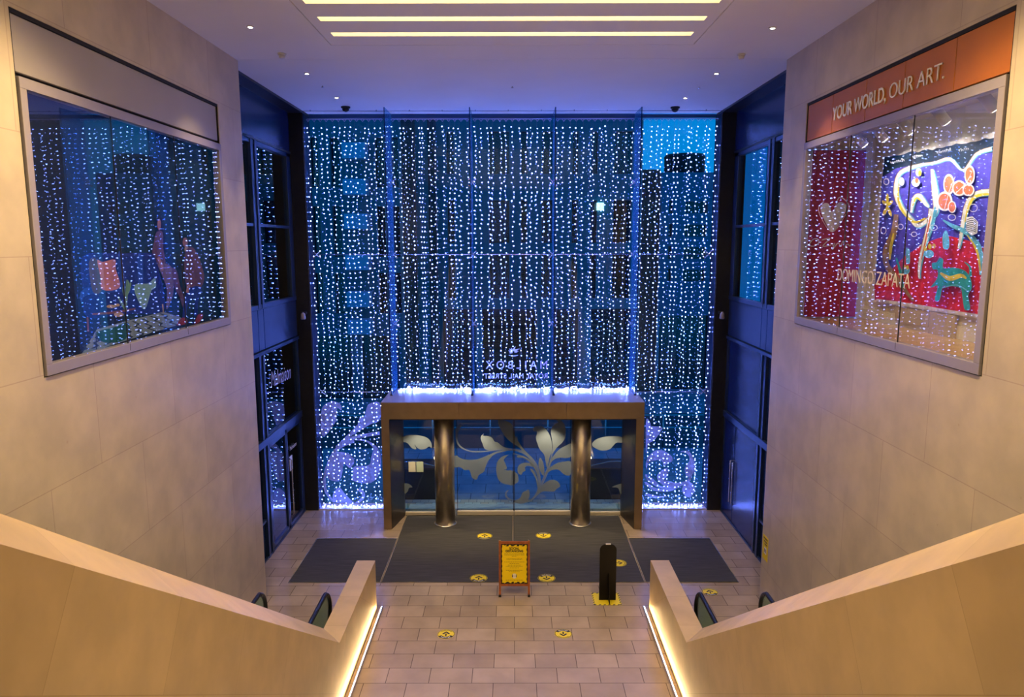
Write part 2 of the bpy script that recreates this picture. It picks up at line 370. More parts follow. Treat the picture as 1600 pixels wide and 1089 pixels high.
for z, x0, x1, lb in ((6.71, -5.12, 5.12, 'thin horizontal steel cable crossing the whole glass wall halfway up'), (3.12, -5.12, -3.2, 'thin horizontal steel cable level with the portal roof, left of the portal'), (3.12, 3.2, 5.12, 'thin horizontal steel cable level with the portal roof, right of the portal')):
    m = MB(); m.tube([(x0, YG-.12, z), (x1, YG-.12, z)], .009, 6); tag(m.build('steel_cable', 'bright_steel'), lb, 'cable')
for s_, side in ((-1, 'left'), (1, 'right')):
    for z, hw in ((6.71, 'level with the long cable'), (3.12, 'level with the portal roof')):
        tag(spider(s_*5.03, z, YG).build('spider_fitting', 'bright_steel'), 'four-armed steel glass fitting %s beside the %s black column' % (hw, side), 'glass fitting')
# curtain rail under the ceiling
m = MB(); m.tube([(-5.1, 18.15, CEIL-.03), (5.1, 18.15, CEIL-.03)], .006, 5)
for i in range(13): m.tube([(-4.9+i*.8, 18.15, CEIL), (-4.9+i*.8, 18.15, CEIL-.04)], .008, 5)
tag(m.build('ceiling_wire', 'black_metal'), 'thin dark wire stretched along the ceiling in front of the glass wall', 'wire')

# ================================================================= SIDE SHOPFRONTS
def shopfront(s_, num):
    X = lambda d: s_*(XO+d)
    t = struct(empty('window_%d' % num, (s_*XO, 15.8, 0)))
    def add(name, mt, boxes, bevel=0):
        m = MB()
        for (y0, y1, z0, z1, d0, d1) in boxes: m.box((X(d0), y0, z0), (X(d1), y1, z1))
        return off(m.build(name, mt, bevel=bevel), t)
    right = s_ > 0
    add('blind_panel', 'dark_blue_panel', [(13.3, 18.28, 9.22, CEIL, -.02, .06)])
    add('panel_edge', 'black_metal', [(13.3, 18.28, 9.17, 9.22, -.04, .06)])
    fr = [(15.50, 15.62, 5.6, 9.17, -.04, .1), (15.74, 15.86, 5.6, 9.17, -.04, .1), (15.62, 15.74, 5.6, 9.17, -.01, .1),
          (13.3, 18.28, 9.08, 9.17, -.02, .1), (13.3, 18.28, 5.58, 5.68, -.03, .1), (13.3, 15.5, 7.36, 7.42, -.02, .08), (15.86, 18.0, 7.36, 7.42, -.02, .08), (17.98, 18.28, 5.6, 9.17, -.02, .1),
          (13.3, 18.28, 4.58, 4.66, -.05, .1), (15.36, 15.46, 0, 4.6, -.04, .1), (15.46, 15.6, 0, 4.6, -.01, .1), (15.6, 15.7, 0, 4.6, -.04, .1),
          (13.3, 18.28, 2.56, 2.72, -.05, .1), (18.16, 18.28, 0, 4.6, -.02, .1), (13.3, 18.28, 0, .05, -.03, .1), (13.3, 15.4, .86, .92, -.02, .1)]
    add('shopfront_frame', 'blue_grey_metal', fr, .004)
    sp_ = [(13.3, 15.48, 4.68, 5.57, -.01, .08), (15.5, 15.84, 4.68, 5.57, -.01, .08), (15.86, 18.28, 4.68, 5.57, -.01, .08)]
    add('spandrel_panel', 'blue_grey_metal', sp_, .006)
    for (y0, y1, z0, z1) in ((13.3, 15.5, 7.42, 9.08), (13.3, 15.5, 5.68, 7.36), (15.86, 17.98, 7.42, 9.08), (15.86, 17.98, 5.68, 7.36)):
        add('glass_pane', 'dark_shop_glass', [(y0, y1, z0, z1, .03, .045)])
    if right:
        add('lower_panel', 'dark_blue_panel', [(13.3, 15.36, 2.72, 4.58, .02, .05)]); add('lower_panel', 'dark_blue_panel', [(15.7, 18.16, 2.72, 4.58, .02, .05)])
        add('lower_panel', 'dark_blue_panel', [(13.3, 15.36, .92, 2.56, .02, .05)]); add('kick_panel', 'dark_blue_panel', [(13.3, 15.36, .05, .86, .02, .05)])
    else:
        for (y0, y1, z0, z1) in ((13.3, 15.36, 2.72, 4.58), (15.7, 18.16, 2.72, 4.58), (13.3, 15.36, .92, 2.56)):
            add('glass_pane', 'dark_shop_glass', [(y0, y1, z0, z1, .03, .045)])
        add('kick_panel', 'dark_blue_panel', [(13.3, 15.36, .05, .86, .02, .05)])
    # doors
    if right:
        d = struct(empty('door_2', (s_*XO, 15.7, 0))); leaves = ((15.72, 17.30), (17.32, 18.14))
        for y0, y1 in leaves:
            m = MB(); m.box((X(-.01), y0, .06), (X(.04), y1, 2.54)); lf = off(m.build('door_leaf', 'dark_blue_panel', bevel=.008), d)
        m = MB()
        for y in (17.24, 17.42):
            m.tube([(X(-.01), y, .55), (X(-.07), y, .55), (X(-.07), y, 1.62), (X(-.01), y, 1.62)], .014, 8)
        off(m.build('door_handle', 'bright_steel'), d)
        for z in (.25, 1.2, 2.05, 2.3):
            m = MB(); m.box((X(-.03), 15.72, z-.09), (X(0), 15.77, z+.09)); off(m.build('hinge', 'black_metal'), d)
    else:
        d = struct(empty('door_1', (s_*XO, 15.7, 0)))
        for y0, y1 in ((15.72, 16.95), (16.97, 18.14)):
            m = MB()
            m.box((X(-.02), y0, .06), (X(.05), y0+.09, 2.54)); m.box((X(-.02), y1-.07, .06), (X(.05), y1, 2.54)); m.box((X(-.02), y0, 2.44), (X(.05), y1, 2.54)); m.box((X(-.02), y0, .06), (X(.05), y1, .14))
            off(m.build('door_frame', 'blue_grey_metal', bevel=.004), d)
            m = MB(); m.box((X(.01), y0+.09, .14), (X(.025), y1-.07, 2.44)); off(m.build('door_glass', 'dark_shop_glass'), d)
        m = MB(); m.tube([(X(-.02), 17.1, .35), (X(-.08), 17.1, .38), (X(-.08), 17.1, 1.75), (X(-.02), 17.1, 1.78)], .016, 8); off(m.build('door_handle', 'bright_steel'), d)
        for z in (.3, 1.25, 2.2):
            m = MB(); m.box((X(-.04), 15.70, z-.07), (X(0), 15.76, z+.07)); off(m.build('hinge', 'black_metal'), d)
        fm = frame_matrix((X(-.024)+.0, 17.18, 1.95), (0, 1, 0), (0, 0, 1)); off(text_mesh('door_lettering', 'Malmaison', 'paper_white', .14, fm, .001, shear=.2, sx=.9), d)
        mm_ = MB(); mm_.box((X(.0), 17.22, 1.42), (X(.01), 17.42, 1.78)); off(mm_.build('door_notice', 'paper_white'), d)
        fm = frame_matrix((X(-.0), 16.12, 3.75), (0, 1, -.04), (0, 0, 1))
        off(text_mesh('window_lettering', 'Malmaison', 'etched_white', .52, fm, .001, offset=-.006, shear=.35, sx=.66), t)
    # dark shop interior behind (open towards the street at the right upper storey)
    m = MB(); a, b = 5.76, 8.6
    m.box((s_*b, 13.2, 0), (s_*(b+.1), 18.9, CEIL)); m.box((s_*a, 13.1, 0), (s_*b, 13.2, CEIL)); m.box((s_*5.6, 13.2, -.2), (s_*b, 18.9, -.02))
    m.box((s_*a, 13.2, CEIL+.26), (s_*b, 18.9, CEIL+.4)); m.box((s_*a, 13.2, 4.9), (s_*b, 18.9, 5.1))
    if not right: m.box((s_*5.76, 18.9, 0), (s_*b, 19.0, CEIL+.3))
    else: m.box((s_*5.76, 18.9, 0), (s_*b, 19.0, 5.0))
    struct(m.build('wall_shop_interior', 'dark_facade'))
    return t
shopfront(-1, 6); shopfront(1, 7)
for s_, side in ((-1, 'left'), (1, 'right')):
    t = empty('wall_spotlight', (s_*5.28, 18.28, 5.25)); tag(t, 'small black spotlight fixed to the %s corner column above door height' % side, 'spotlight')
    m = MB(); m.box((s_*5.22, 18.16, 5.22), (s_*5.34, 18.279, 5.28)); off(m.build('bracket', 'black_metal'), t)
    m = MB(); m.lathe((s_*5.28, 18.12, 5.10), [(.05, 0), (.065, .02), (.05, .14), (.02, .17)], 14); off(m.build('lamp_head', 'grey_frame'), t)

# ================================================================= ENTRANCE PORTAL
po = empty('entrance_portal', (0, YP0, 0)); tag(po, 'wide bronze metal entrance portal with flat roof in front of the glass wall', 'portal')
XP = 3.18
m = MB(); m.box((-XP, YP0, 2.79), (-1.3, YP0+.05, ZP)); m.box((-1.296, YP0, 2.79), (1.296, YP0+.05, ZP)); m.box((1.3, YP0, 2.79), (XP, YP0+.05, ZP))
off(m.build('fascia', 'bronze_metal', bevel=.004), po)
m = MB(); m.box((-XP, YP0+.05, ZP-.03), (XP, YG-.02, ZP)); off(m.build('roof', 'roof_metal'), po)
m = MB(); m.box((-2.98, YP0+.05, 2.76), (2.98, YG, 2.80)); off(m.build('soffit', 'dark_bronze'), po)
for s_ in (-1, 1):
    m = MB(); m.box((s_*XP, YP0, 0), (s_*2.99, YP0+.05, 2.79)); m.box((s_*XP, YP0+.05, 0), (s_*(XP-.03), YG+.02, ZP-.03)); off(m.build('jamb', 'bronze_metal', bevel=.003), po)
    m = MB(); m.hexa([(s_*2.985, YP0+.01, 0), (s_*2.80, 17.88, 0), (s_*2.80, 18.05, 0), (s_*3.13, 18.05, 0), (s_*3.13, YP0+.06, 0)], [(s_*2.985, YP0+.01, 2.76), (s_*2.80, 17.88, 2.76), (s_*2.80, 18.05, 2.76), (s_*3.13, 18.05, 2.76), (s_*3.13, YP0+.06, 2.76)])
    off(m.build('jamb_lining', 'dark_bronze'), po)
for s_ in (-1, 1):
    x = s_*1.70; t = empty('steel_column', (x, 17.37, 0)); tag(t, 'round brushed steel column under the portal, %s of the glass doors' % ('left' if s_ < 0 else 'right'), 'column')
    m = MB(); m.lathe((x, 17.40, .03), [(.245, 0), (.245, 2.729)], 40); off(m.build('shaft', 'brushed_steel'), t)
    m = MB(); m.lathe((x, 17.40, 0), [(.285, 0), (.285, .02), (.25, .03)], 40); off(m.build('base_ring', 'bright_steel'), t)
# portal downlights
spots = [(-2.35, 17.45, 'beside the left jamb'), (-.9, 17.5, 'left of the door joint'), (.9, 17.5, 'right of the door joint'), (2.35, 17.45, 'beside the right jamb')]
for x, y, w_ in spots:
    t = empty('soffit_downlight', (x, y, 2.76)); tag(t, 'small round downlight under the portal soffit '+w_, 'downlight', 'portal downlights')
    m = MB(); m.lathe((x, y, 2.748), [(.05, 0), (.06, .003), (.06, .012)], 16); off(m.build('rim', 'bright_steel'), t)
    l = bpy.data.lights.new('downlight_beam', 'SPOT'); l.energy = 95; l.color = (1, .72, .38); l.spot_size = R(95); l.spot_blend = .6; l.shadow_soft_size = .03
    lo = bpy.data.objects.new('downlight_beam', l); col.objects.link(lo); lo.location = (0, 0, -.03); lo.parent = t

# sliding doors and side panels
YD = 17.95
def leafp(name, x0, x1, label=None):
    t = empty(name, ((x0+x1)/2, YD, 0))
    m = MB(); m.box((x0+.01, YD, .10), (x1-.01, YD+.015, 2.74)); off(m.build('glass_pane', 'door_glass'), t)
    return t
doorL = leafp('door_3', -1.42, .03); doorR = leafp('door_4', .03, 1.47); struct(doorL); struct(doorR)
for d, x0, x1 in ((doorL, -1.44, .025), (doorR, .035, 1.49)):
    m = MB(); m.box((x0, YD-.06, .012), (x1, YD+.03, .13)); off(m.build('bottom_rail', 'rail_steel', bevel=.012), d)
    m = MB(); xs = (x1-.018, x1) if d is doorL else (x0, x0+.018)
    m.box((xs[0], YD-.02, .1), (xs[1], YD+.02, 2.75)); off(m.build('edge_seal', 'rubber_black'), d)
    xs = (x0, x0+.015) if d is doorL else (x1-.015, x1)
    m = MB(); m.box((xs[0], YD-.01, .1), (xs[1], YD+.02, 2.75)); off(m.build('edge_seal', 'rubber_black'), d)
sideL = struct(leafp('window_8', -2.79, -1.5)); sideR = struct(leafp('window_9', 1.53, 2.79))
for d, x0, x1 in ((sideL, -2.79, -1.5), (sideR, 1.53, 2.79)):
    m = MB(); m.box((x0, YD-.05, .012), (x1, YD+.03, .10)); off(m.build('bottom_rail', 'rail_steel', bevel=.012), d)
    m = MB(); xe = x1-.03 if x0 < 0 else x0; m.box((xe, YD-.03, .07), (xe+.03, YD+.03, 2.75)); off(m.build('side_post', 'blue_grey_metal'), d)
m = MB(); m.box((-2.79, 18.02, -.12), (2.79, 18.78, -.004)); struct(m.build('floor_threshold', 'concrete'))
m = MB(); m.box((-5.1, 18.79, -.14), (5.1, 19.12, -.01)); struct(m.build('trim_paving_strip', 'colour_paving'))

def decal(parent, polys, strokes, fn, Y, matn, name='floral_decal'):
    m = MB(); k = 0
    for pts in polys:
        q = [P(*fn(x, y), 'y', Y) for x, y in smooth(pts)]
        dy = -.0006*k; k += 1
        m.hexa([(p.x, Y+dy, p.z) for p in q], [(p.x, Y+dy+.003, p.z) for p in q])
    for pts, ws in strokes:
        s1 = fn(1, 0)[0]-fn(0, 0)[0]
        dy = -.0006*k; k += 1
        for quad in ribbon(pts, ws):
            q = [P(*fn(x, y), 'y', Y) for x, y in quad]; m.quad(*[(p.x, Y+dy, p.z) for p in q])
    return off(m.build(name, matn), parent)
c3 = cpx(700, 640, 6.405)
left_polys = [
 [(360,242),(335,260),(328,290),(345,340),(370,395),(430,405),(560,392),(640,392),(560,375),(500,330),(465,320),(440,280),(400,265),(370,262),(350,258)],
 [(70,460),(150,495),(270,500),(380,465),(470,425),(560,405),(600,410),(480,440),(420,490),(385,550),(360,620),(310,655),(285,700),(240,680),(215,608),(165,605),(120,575),(60,570)],
 [(610,450),(540,470),(495,520),(482,590),(495,680),(540,735),(610,752),(640,750),(640,615),(600,608),(560,600),(590,590),(575,540),(560,500),(590,465)]]
mid_polys = [
 [(503,105),(545,105),(600,120),(640,150),(655,200),(680,290),(715,335),(760,400),(835,475),(800,455),(720,385),(650,340),(590,290),(545,230),(510,160)],
 [(705,248),(690,265),(708,330),(770,410),(820,460),(750,415),(690,350),(680,300),(688,262)],
 [(642,615),(690,640),(700,660),(705,715),(670,745),(642,750)],
 [(860,560),(820,535),(760,532),(710,555),(695,600),(705,640),(735,652),(750,625),(775,610),(770,580),(800,562),(850,575)],
 [(920,480),(905,540),(915,600),(950,660),(965,630),(960,560),(945,510)],
 [(850,195),(870,170),(920,162),(970,185),(1010,240),(1035,310),(1045,400),(1020,470),(990,580),(975,510),(960,450),(920,400),(895,340),(880,280),(890,240),(885,212),(865,220)],
 [(1080,98),(1110,95),(1150,125),(1175,180),(1175,260),(1150,320),(1090,380),(1040,450),(1050,380),(1040,300),(1030,220),(1045,170),(1080,140),(1105,125)],
 [(1235,345),(1180,360),(1110,400),(1050,470),(1000,570),(1060,500),(1130,480),(1180,485),(1235,460)],
 [(1232,525),(1160,520),(1080,540),(1010,590),(960,660),(1030,610),(1100,600),(1150,640),(1195,660),(1230,640)],
 [(1120,770),(1115,740),(1080,708),(1020,705),(960,740),(920,800),(890,850),(950,820),(1010,820),(1060,820),(1090,790)],
 [(800,800),(780,812),(745,830),(725,880),(690,900),(650,915),(690,935),(740,940),(790,920),(815,870),(815,820)],
 [(690,460),(700,480),(760,485),(830,540),(880,620),(905,700),(890,600),(840,520),(760,465)],
 [(820,590),(850,640),(880,700),(900,800),(905,740),(880,650),(850,600)]]
decal(doorL, left_polys, [([(130,150),(105,180),(88,230),(90,310),(130,375),(220,415),(330,420),(450,408),(560,397),(642,396)], [26,36,28,18,16,12,12,12,12,14]), ([(560,405),(642,402)], [10,16]), ([(605,805),(582,830),(588,875),(642,915)], [10,16,18,14])], c3, YD-.012, 'frosted_film')
decal(doorR, mid_polys, [([(644,402),(700,412),(790,450),(870,540),(905,640),(915,740),(890,840),(830,905),(760,930)], [16,18,26,32,30,26,24,16,8]), ([(644,396),(740,410),(830,470)], [8,8,6]), ([(900,850),(940,740),(990,620),(1030,500),(1040,420)], [14,26,26,16,6]), ([(644,440),(700,450),(800,500),(860,560)], [6,10,12,8])], c3, YD-.012, 'frosted_film')
c8 = cpx(600, 640, 5.733)
decal(sideL, [[(165,285),(170,245),(230,228),(320,232),(390,255),(425,300),(425,345),(405,330),(375,350),(340,358),(300,345),(275,312),(290,355),(250,345),(210,300)], [(175,670),(220,665),(255,695),(225,700),(210,735),(172,760)]], [], c8, YD-.012, 'frosted_film')
c6 = cpx(750, 600, 3.2)
decal(sideR, [[(560,300),(585,275),(640,262),(708,265),(712,292),(680,295),(650,325),(610,333),(575,320)], [(660,515),(700,500),(712,505),(714,560),(700,545),(690,520)]], [], c6, YD-.012, 'frosted_film')
c4 = cpx(480, 620, 5.731)
decal(wins[0], [
 [(130,110),(170,60),(240,40),(300,70),(305,120),(270,100),(265,170),(250,230),(180,330),(130,345),(120,200)],
 [(650,55),(560,60),(530,110),(510,180),(470,190),(450,250),(390,310),(330,370),(250,450),(340,390),(430,330),(560,250),(650,205)],
 [(400,385),(520,400),(590,460),(575,530),(550,610),(420,625),(410,700),(400,745),(500,775),(590,760),(645,690),(660,600),(655,500),(600,425),(500,380)],
 [(190,560),(240,500),(320,495),(400,530),(420,590),(380,640),(330,600),(310,700),(280,755),(200,740),(165,680)],
 [(240,850),(290,815),(340,870),(400,930),(440,955),(280,955),(230,920)]],
 [([(650,325),(520,345),(400,370),(300,430),(220,510)], [34,30,28,24,16]), ([(420,395),(330,430),(250,490),(200,560)], [28,26,20,12]), ([(460,830),(500,860),(495,910),(440,950)], [24,28,28,20]), ([(170,620),(155,740),(170,850),(240,945)], [10,24,26,18])], c4, YG-.012, 'frosted_film_blue')
c5 = cpx(990, 620, 5.731)
decal(wins[4], [
 [(112,210),(150,230),(160,260),(250,270),(250,300),(200,370),(130,430),(110,500)],
 [(110,620),(130,540),(190,485),(260,480),(330,520),(350,570),(300,600),(270,620),(250,570),(190,570),(130,600),(125,680),(180,740),(230,790),(160,760)],
 [(210,720),(250,660),(300,640),(310,700),(280,740),(380,770),(470,750),(520,700),(500,760),(400,800),(260,790)],
 [(420,490),(490,485),(530,540),(555,620),(540,680),(480,720),(460,640),(500,570),(480,510)],
 [(440,800),(490,760),(540,790),(540,860),(490,900),(440,860)]],
 [([(105,770),(200,830),(330,830),(430,780)], 26), ([(105,695),(150,760),(250,810),(380,800)], 18), ([(105,870),(200,895),(290,890)], [26,20,6])], c5, YG-.012, 'frosted_film_blue')
# papers on the left side panel
for (x0, x1, lb, mt) in ((-2.68, -2.50, 'white paper notice stuck on the glass left of the steel column', 'paper_white'), (-2.48, -2.30, 'pale green paper notice beside the white one on the door side glass', 'paper_green')):
    m = MB(); m.box((x0, YD-.02, 1.17), (x1, YD-.016, 1.44)); tag(m.build('paper_notice', mt), lb, 'notice')
# lettering of the building, facing the street (seen from behind)
fm = frame_matrix((.93, YG-.006, 3.72), (-1, 0, 0), (0, 0, 1))
off(text_mesh('glass_lettering', 'MAILBOX', 'etched_white', .30, fm, .002, sx=.92, spacing=1.55), wins[2])
fm = frame_matrix((.93, YG-.006, 3.46), (-1, 0, 0), (0, 0, 1))
off(text_mesh('glass_lettering', 'ROYAL MAIL STREET', 'etched_white', .19, fm, .002, sx=.90, spacing=1.08), wins[2])
m = MB(); cx_, cz_ = 0.02, 4.17
for k in range(11):
    a = R(200-k*22+random.uniform(-6, 6)); l = random.uniform(.10, .2)
    pts = [(cx_+math.cos(a)*.03, cz_+math.sin(a)*.02), (cx_+math.cos(a+.2)*l*.6, cz_+math.sin(a+.2)*l*.5), (cx_+math.cos(a+.1)*l, cz_+math.sin(a+.1)*l*.8)]
    for q in ribbon(pts, [.035, .03, .004]): m.quad(*[(x, YG-.006-.0004*k, z) for x, z in q])
for q in ribbon([(cx_-.12, cz_-.09), (cx_, cz_-.11), (cx_+.12, cz_-.09)], [.01, .025, .01]): m.quad(*[(x, YG-.012, z) for x, z in q])
off(m.build('glass_emblem', 'etched_white'), wins[2])

# ================================================================= LIGHT CURTAIN
def string_mesh(L, seed):
    rnd = random.Random(seed); w_ = MB(); b = MB(); pts = []; z = 0; ax, ay = rnd.uniform(0, 6), rnd.uniform(0, 6); amp = rnd.uniform(.004, .014)
    n = int(L/.55)
    for i in range(n+1):
        t = i/n; pts.append((amp*math.sin(ax+t*9)+rnd.uniform(-.004, .004), amp*math.cos(ay+t*7)+rnd.uniform(-.004, .004), -t*L))
    w_.tube(pts, .0018, 4, cap=False)
    z = -.16-rnd.uniform(0, .08)
    while z > -L:
        t = -z/L*n; i = min(n-1, int(t)); fr = t-i; x = pts[i][0]*(1-fr)+pts[i+1][0]*fr; y = pts[i][1]*(1-fr)+pts[i+1][1]*fr
        b.octa((x+rnd.uniform(-.034, .034), y+rnd.uniform(-.015, .01), z), rnd.uniform(.0058, .0100))
        z -= .120*rnd.uniform(.8, 1.2)
    return w_, b
ZH = CEIL-.16; YS = 18.50
def protos(L, k, seed):
    out = []
    for i in range(k):
        w_, b = string_mesh(L, seed+i)
        out.append((w_, b, None, None))
    return out
bay_info = [(-5.06, -3.26, ZH-.04, 'to the floor left of the portal', 'fairy light strings left of the portal'),
            (-2.96, -1.12, ZH-ZP-.17, 'in the left glass bay above the portal', 'fairy light strings in the left bay over the portal'),
            (-.93, .93, ZH-ZP-.17, 'in the middle glass bay above the portal', 'fairy light strings in the middle bay over the portal'),
            (1.12, 2.98, ZH-ZP-.17, 'in the right glass bay above the portal', 'fairy light strings in the right bay over the portal'),
            (3.26, 5.06, ZH-.04, 'to the floor right of the portal', 'fairy light strings right of the portal')]
cache = {}
for bi_, (x0, x1, L, where, grp) in enumerate(bay_info):
    n = 13
    m = MB(); m.tube([(x0-.03, YS, ZH), (x1+.03, YS, ZH)], .012, 6)
    for i in range(n*1):
        x = x0+(x1-x0)*i/(n-1)
        m.tube([(x-.05, YS, ZH), (x, YS, ZH-.06), (x+.05, YS, ZH)], .006, 4, cap=False)
    nice = ('left of the portal', 'in the left bay over the portal', 'in the middle bay over the portal', 'in the right bay over the portal', 'right of the portal')[bi_]
    tag(m.build('light_curtain_rail', 'cable_white'), 'white header cable holding the fairy lights '+nice, 'curtain rail', 'header cables of the light curtain')
    for i in range(n):
        key = (round(L, 2), random.randrange(9))
        x = x0+(x1-x0)*i/(n-1)+(random.uniform(-.05, .05) if 0 < i < n-1 else 0); y = YS+random.uniform(-.03, .05)
        if key not in cache:
            w_, b = string_mesh(L, hash(key) % 1000 if False else key[1]*17+int(L*10))
            o = w_.build('fairy_light_string', 'wire_clear'); c = b.build('bulbs', 'bulb_light', parent=o); c['kind'] = 'stuff'; cache[key] = (o, c)
        else:
            so, scn = cache[key]; o = so.copy(); col.objects.link(o); c = scn.copy(); col.objects.link(c); c.parent = o
        o.location = (x, y, ZH-.01)
        tag(o, 'thin string of blue-white fairy lights hanging '+where, 'fairy lights', grp)
# heaps of spare string lying on the portal roof, and a little on the side sills
def heap(x0, x1, y0, y1, z, n, label, h=.11, grp='heaps of fairy lights'):
    rnd = random.Random(int(x0*100)); w_ = MB(); b = MB()
    for i in range(n):
        x, y = rnd.uniform(x0, x1), rnd.triangular(y0, y1); hh = z+.014+abs(rnd.gauss(0, .45))*h*(.6+.4*math.sin(x*9)); b.octa((x, y, hh), .0075)
    for i in range(n//14):
        x, y = rnd.uniform(x0+.1, x1-.1), rnd.uniform(y0, y1)
        w_.tube([(x+rnd.uniform(-.1, .1), y+rnd.uniform(-.04, .04), z+.006+rnd.uniform(0, h)) for _ in range(6)], .0025, 4, cap=False)
    o = w_.build('fairy_light_heap', 'wire_clear'); c = b.build('bulbs', 'bulb_light', parent=o); c['kind'] = 'stuff'
    tag(o, label, 'fairy lights', grp, 'stuff')
heap(-2.98, -1.07, 18.28, 18.56, ZP, 250, 'glowing heap of fairy lights on the left third of the portal roof')
heap(-.98, .99, 18.28, 18.56, ZP, 250, 'glowing heap of fairy lights on the middle third of the portal roof')
heap(1.07, 3.02, 18.28, 18.56, ZP, 250, 'glowing heap of fairy lights on the right third of the portal roof')
heap(-5.05, -3.25, 18.30, 18.62, .03, 90, 'loose ends of fairy lights lying on the sill left of the portal', .03, 'fairy lights on the sills')
heap(3.25, 5.05, 18.30, 18.62, .03, 90, 'loose ends of fairy lights lying on the sill right of the portal', .03, 'fairy lights on the sills')

# ================================================================= MATS, LED STRIPS, STICKERS
def matthing(pts, label):
    t = empty('entrance_mat', (sum(p[0] for p in pts)/len(pts), sum(p[1] for p in pts)/len(pts), 0)); tag(t, label, 'mat')
    m = MB(); m.hexa([(x, y, .001) for x, y in pts], [(x, y, .008) for x, y in pts]); off(m.build('carpet', 'mat_carpet'), t)
    m = MB(); L = len(pts)
    m.tube([(x, y, .008) for x, y in pts], .009, 4, closed=True); off(m.build('metal_edge', 'mat_trim'), t); return t
matthing([(-2.74, 14.17), (-.012, 14.17), (-.012, 17.88), (-2.74, 17.88)], 'left half of the large dark mat in front of the doors')
matthing([(.012, 14.17), (2.74, 14.17), (2.74, 17.88), (.012, 17.88)], 'right half of the large dark mat in front of the doors')
matthing([(-4.68, 14.17), (-2.77, 14.17), (-2.77, 16.42), (-4.68, 16.42)], 'small dark mat left of the large mats')
matthing([(2.77, 14.17), (4.70, 14.17), (4.70, 16.42), (2.77, 16.42)], 'small dark mat right of the large mats')

for s_ in (-1, 1):
    t = empty('led_strip', (s_*2.55, 11.6, 0)); tag(t, 'straight white LED strip in the floor beside the %s parapet' % ('left' if s_ < 0 else 'right'), 'light strip')
    m = MB(); m.box((s_*2.535, 10.02, .001), (s_*2.555, 13.14, .02)); off(m.build('diffuser', 'led_white'), t)
    m = MB(); m.box((s_*2.52, 10.02, 0), (s_*2.535, 13.15, .03)); m.box((s_*2.556, 10.02, 0), (s_*2.562, 13.15, .03)); off(m.build('profile', 'mat_trim'), t)
    l = bpy.data.lights.new('wall_wash', 'AREA'); l.shape = 'RECTANGLE'; l.size = 3.1; l.size_y = .02; l.energy = 15; l.color = (1, .66, .28)
    lo = bpy.data.objects.new('wall_wash', l); col.objects.link(lo); lo.location = (s_*2.572, 11.58, .03)
    d = Vector((s_*.12, 0, 1)).normalized(); lo.rotation_euler = (d.to_track_quat('-Z', 'X')).to_euler()
    xax = Vector((0, 1, 0)); zax = -d; yax = zax.cross(xax); lo.matrix_world = Matrix(((xax.x, yax.x, zax.x, lo.location.x), (xax.y, yax.y, zax.y, lo.location.y), (xax.z, yax.z, zax.z, lo.location.z), (0, 0, 0, 1)))

def disc(m, cx, cy, z0, z1, r, seg=28):
    m.hexa([(cx+r*math.cos(2*math.pi*i/seg), cy+r*math.sin(2*math.pi*i/seg), z0) for i in range(seg)], [(cx+r*math.cos(2*math.pi*i/seg), cy+r*math.sin(2*math.pi*i/seg), z1) for i in range(seg)])
def sticker(x, y, r, rot, label, z=.009):
    m = MB(); disc(m, 0, 0, 0, .001, r); m.k = 1
    q = lambda pts, zz: m.quad(*[(a*r, b*r, zz) for a, b in pts])
    n = 24
    for i in range(n):                                  # thin ring
        a, b = 2*math.pi*i/n, 2*math.pi*(i+1)/n
        q([(.97*math.cos(a), .97*math.sin(a)), (.97*math.cos(b), .97*math.sin(b)), (.90*math.cos(b), .90*math.sin(b)), (.90*math.cos(a), .90*math.sin(a))], .0014)
    for i in range(10):                                 # dark lower band
        a, b = R(208+i*12.4), R(208+(i+1)*12.4)
        q([(.95*math.cos(a), .95*math.sin(a)), (.95*math.cos(b), .95*math.sin(b)), (.56*math.cos(b), .56*math.sin(b)), (.56*math.cos(a), .56*math.sin(a))], .0016)
    for i in range(9):                                  # upper row of letter ticks
        a = R(45+i*11); q([(.84*math.cos(a-.05), .84*math.sin(a-.05)), (.84*math.cos(a+.05), .84*math.sin(a+.05)), (.70*math.cos(a+.05), .70*math.sin(a+.05)), (.70*math.cos(a-.05), .70*math.sin(a-.05))], .0014)
    q([(-.08, -.42), (.08, -.42), (.08, .1), (-.08, .1)], .0018)
    q([(0, .55), (-.46, .08), (-.30, -.05), (0, .28)], .0019); q([(0, .55), (0, .28), (.30, -.05), (.46, .08)], .0019)
    m.k = 2
    for i in range(7):
        a = R(232+i*12.6); q([(.84*math.cos(a-.06), .84*math.sin(a-.06)), (.84*math.cos(a+.06), .84*math.sin(a+.06)), (.66*math.cos(a+.06), .66*math.sin(a+.06)), (.66*math.cos(a-.06), .66*math.sin(a-.06))], .002)
    o = m.build('floor_sticker', ['sticker_yellow', 'ink_black', 'sticker_white'], loc=(x, y, z)); o.rotation_euler.z = rot
    tag(o, label, 'floor sticker', 'yellow floor arrows')
sticker(-.68, 16.57, .185, 0, 'yellow round arrow sticker on the left mat, nearer the doors')
sticker(.74, 16.6, .185, math.pi, 'yellow round arrow sticker on the right mat, nearest the doors')
sticker(-.72, 14.36, .185, 0, 'yellow round arrow sticker on the left mat at its front edge')
sticker(.71, 14.36, .185, math.pi, 'yellow round arrow sticker on the right mat, just behind the easel sign')
sticker(2.33, 15.08, .18, -math.pi/2, 'yellow round arrow sticker half hidden behind the black board')
sticker(-1.21, 12.17, .16, 0, 'yellow round arrow sticker on the tiles left of the easel sign', .001)
sticker(.91, 12.18, .16, math.pi, 'yellow round arrow sticker on the tiles right of the easel sign', .001)
sticker(3.99, 13.75, .16, 0, 'yellow round sticker on the floor behind the right escalator handrail', .001)

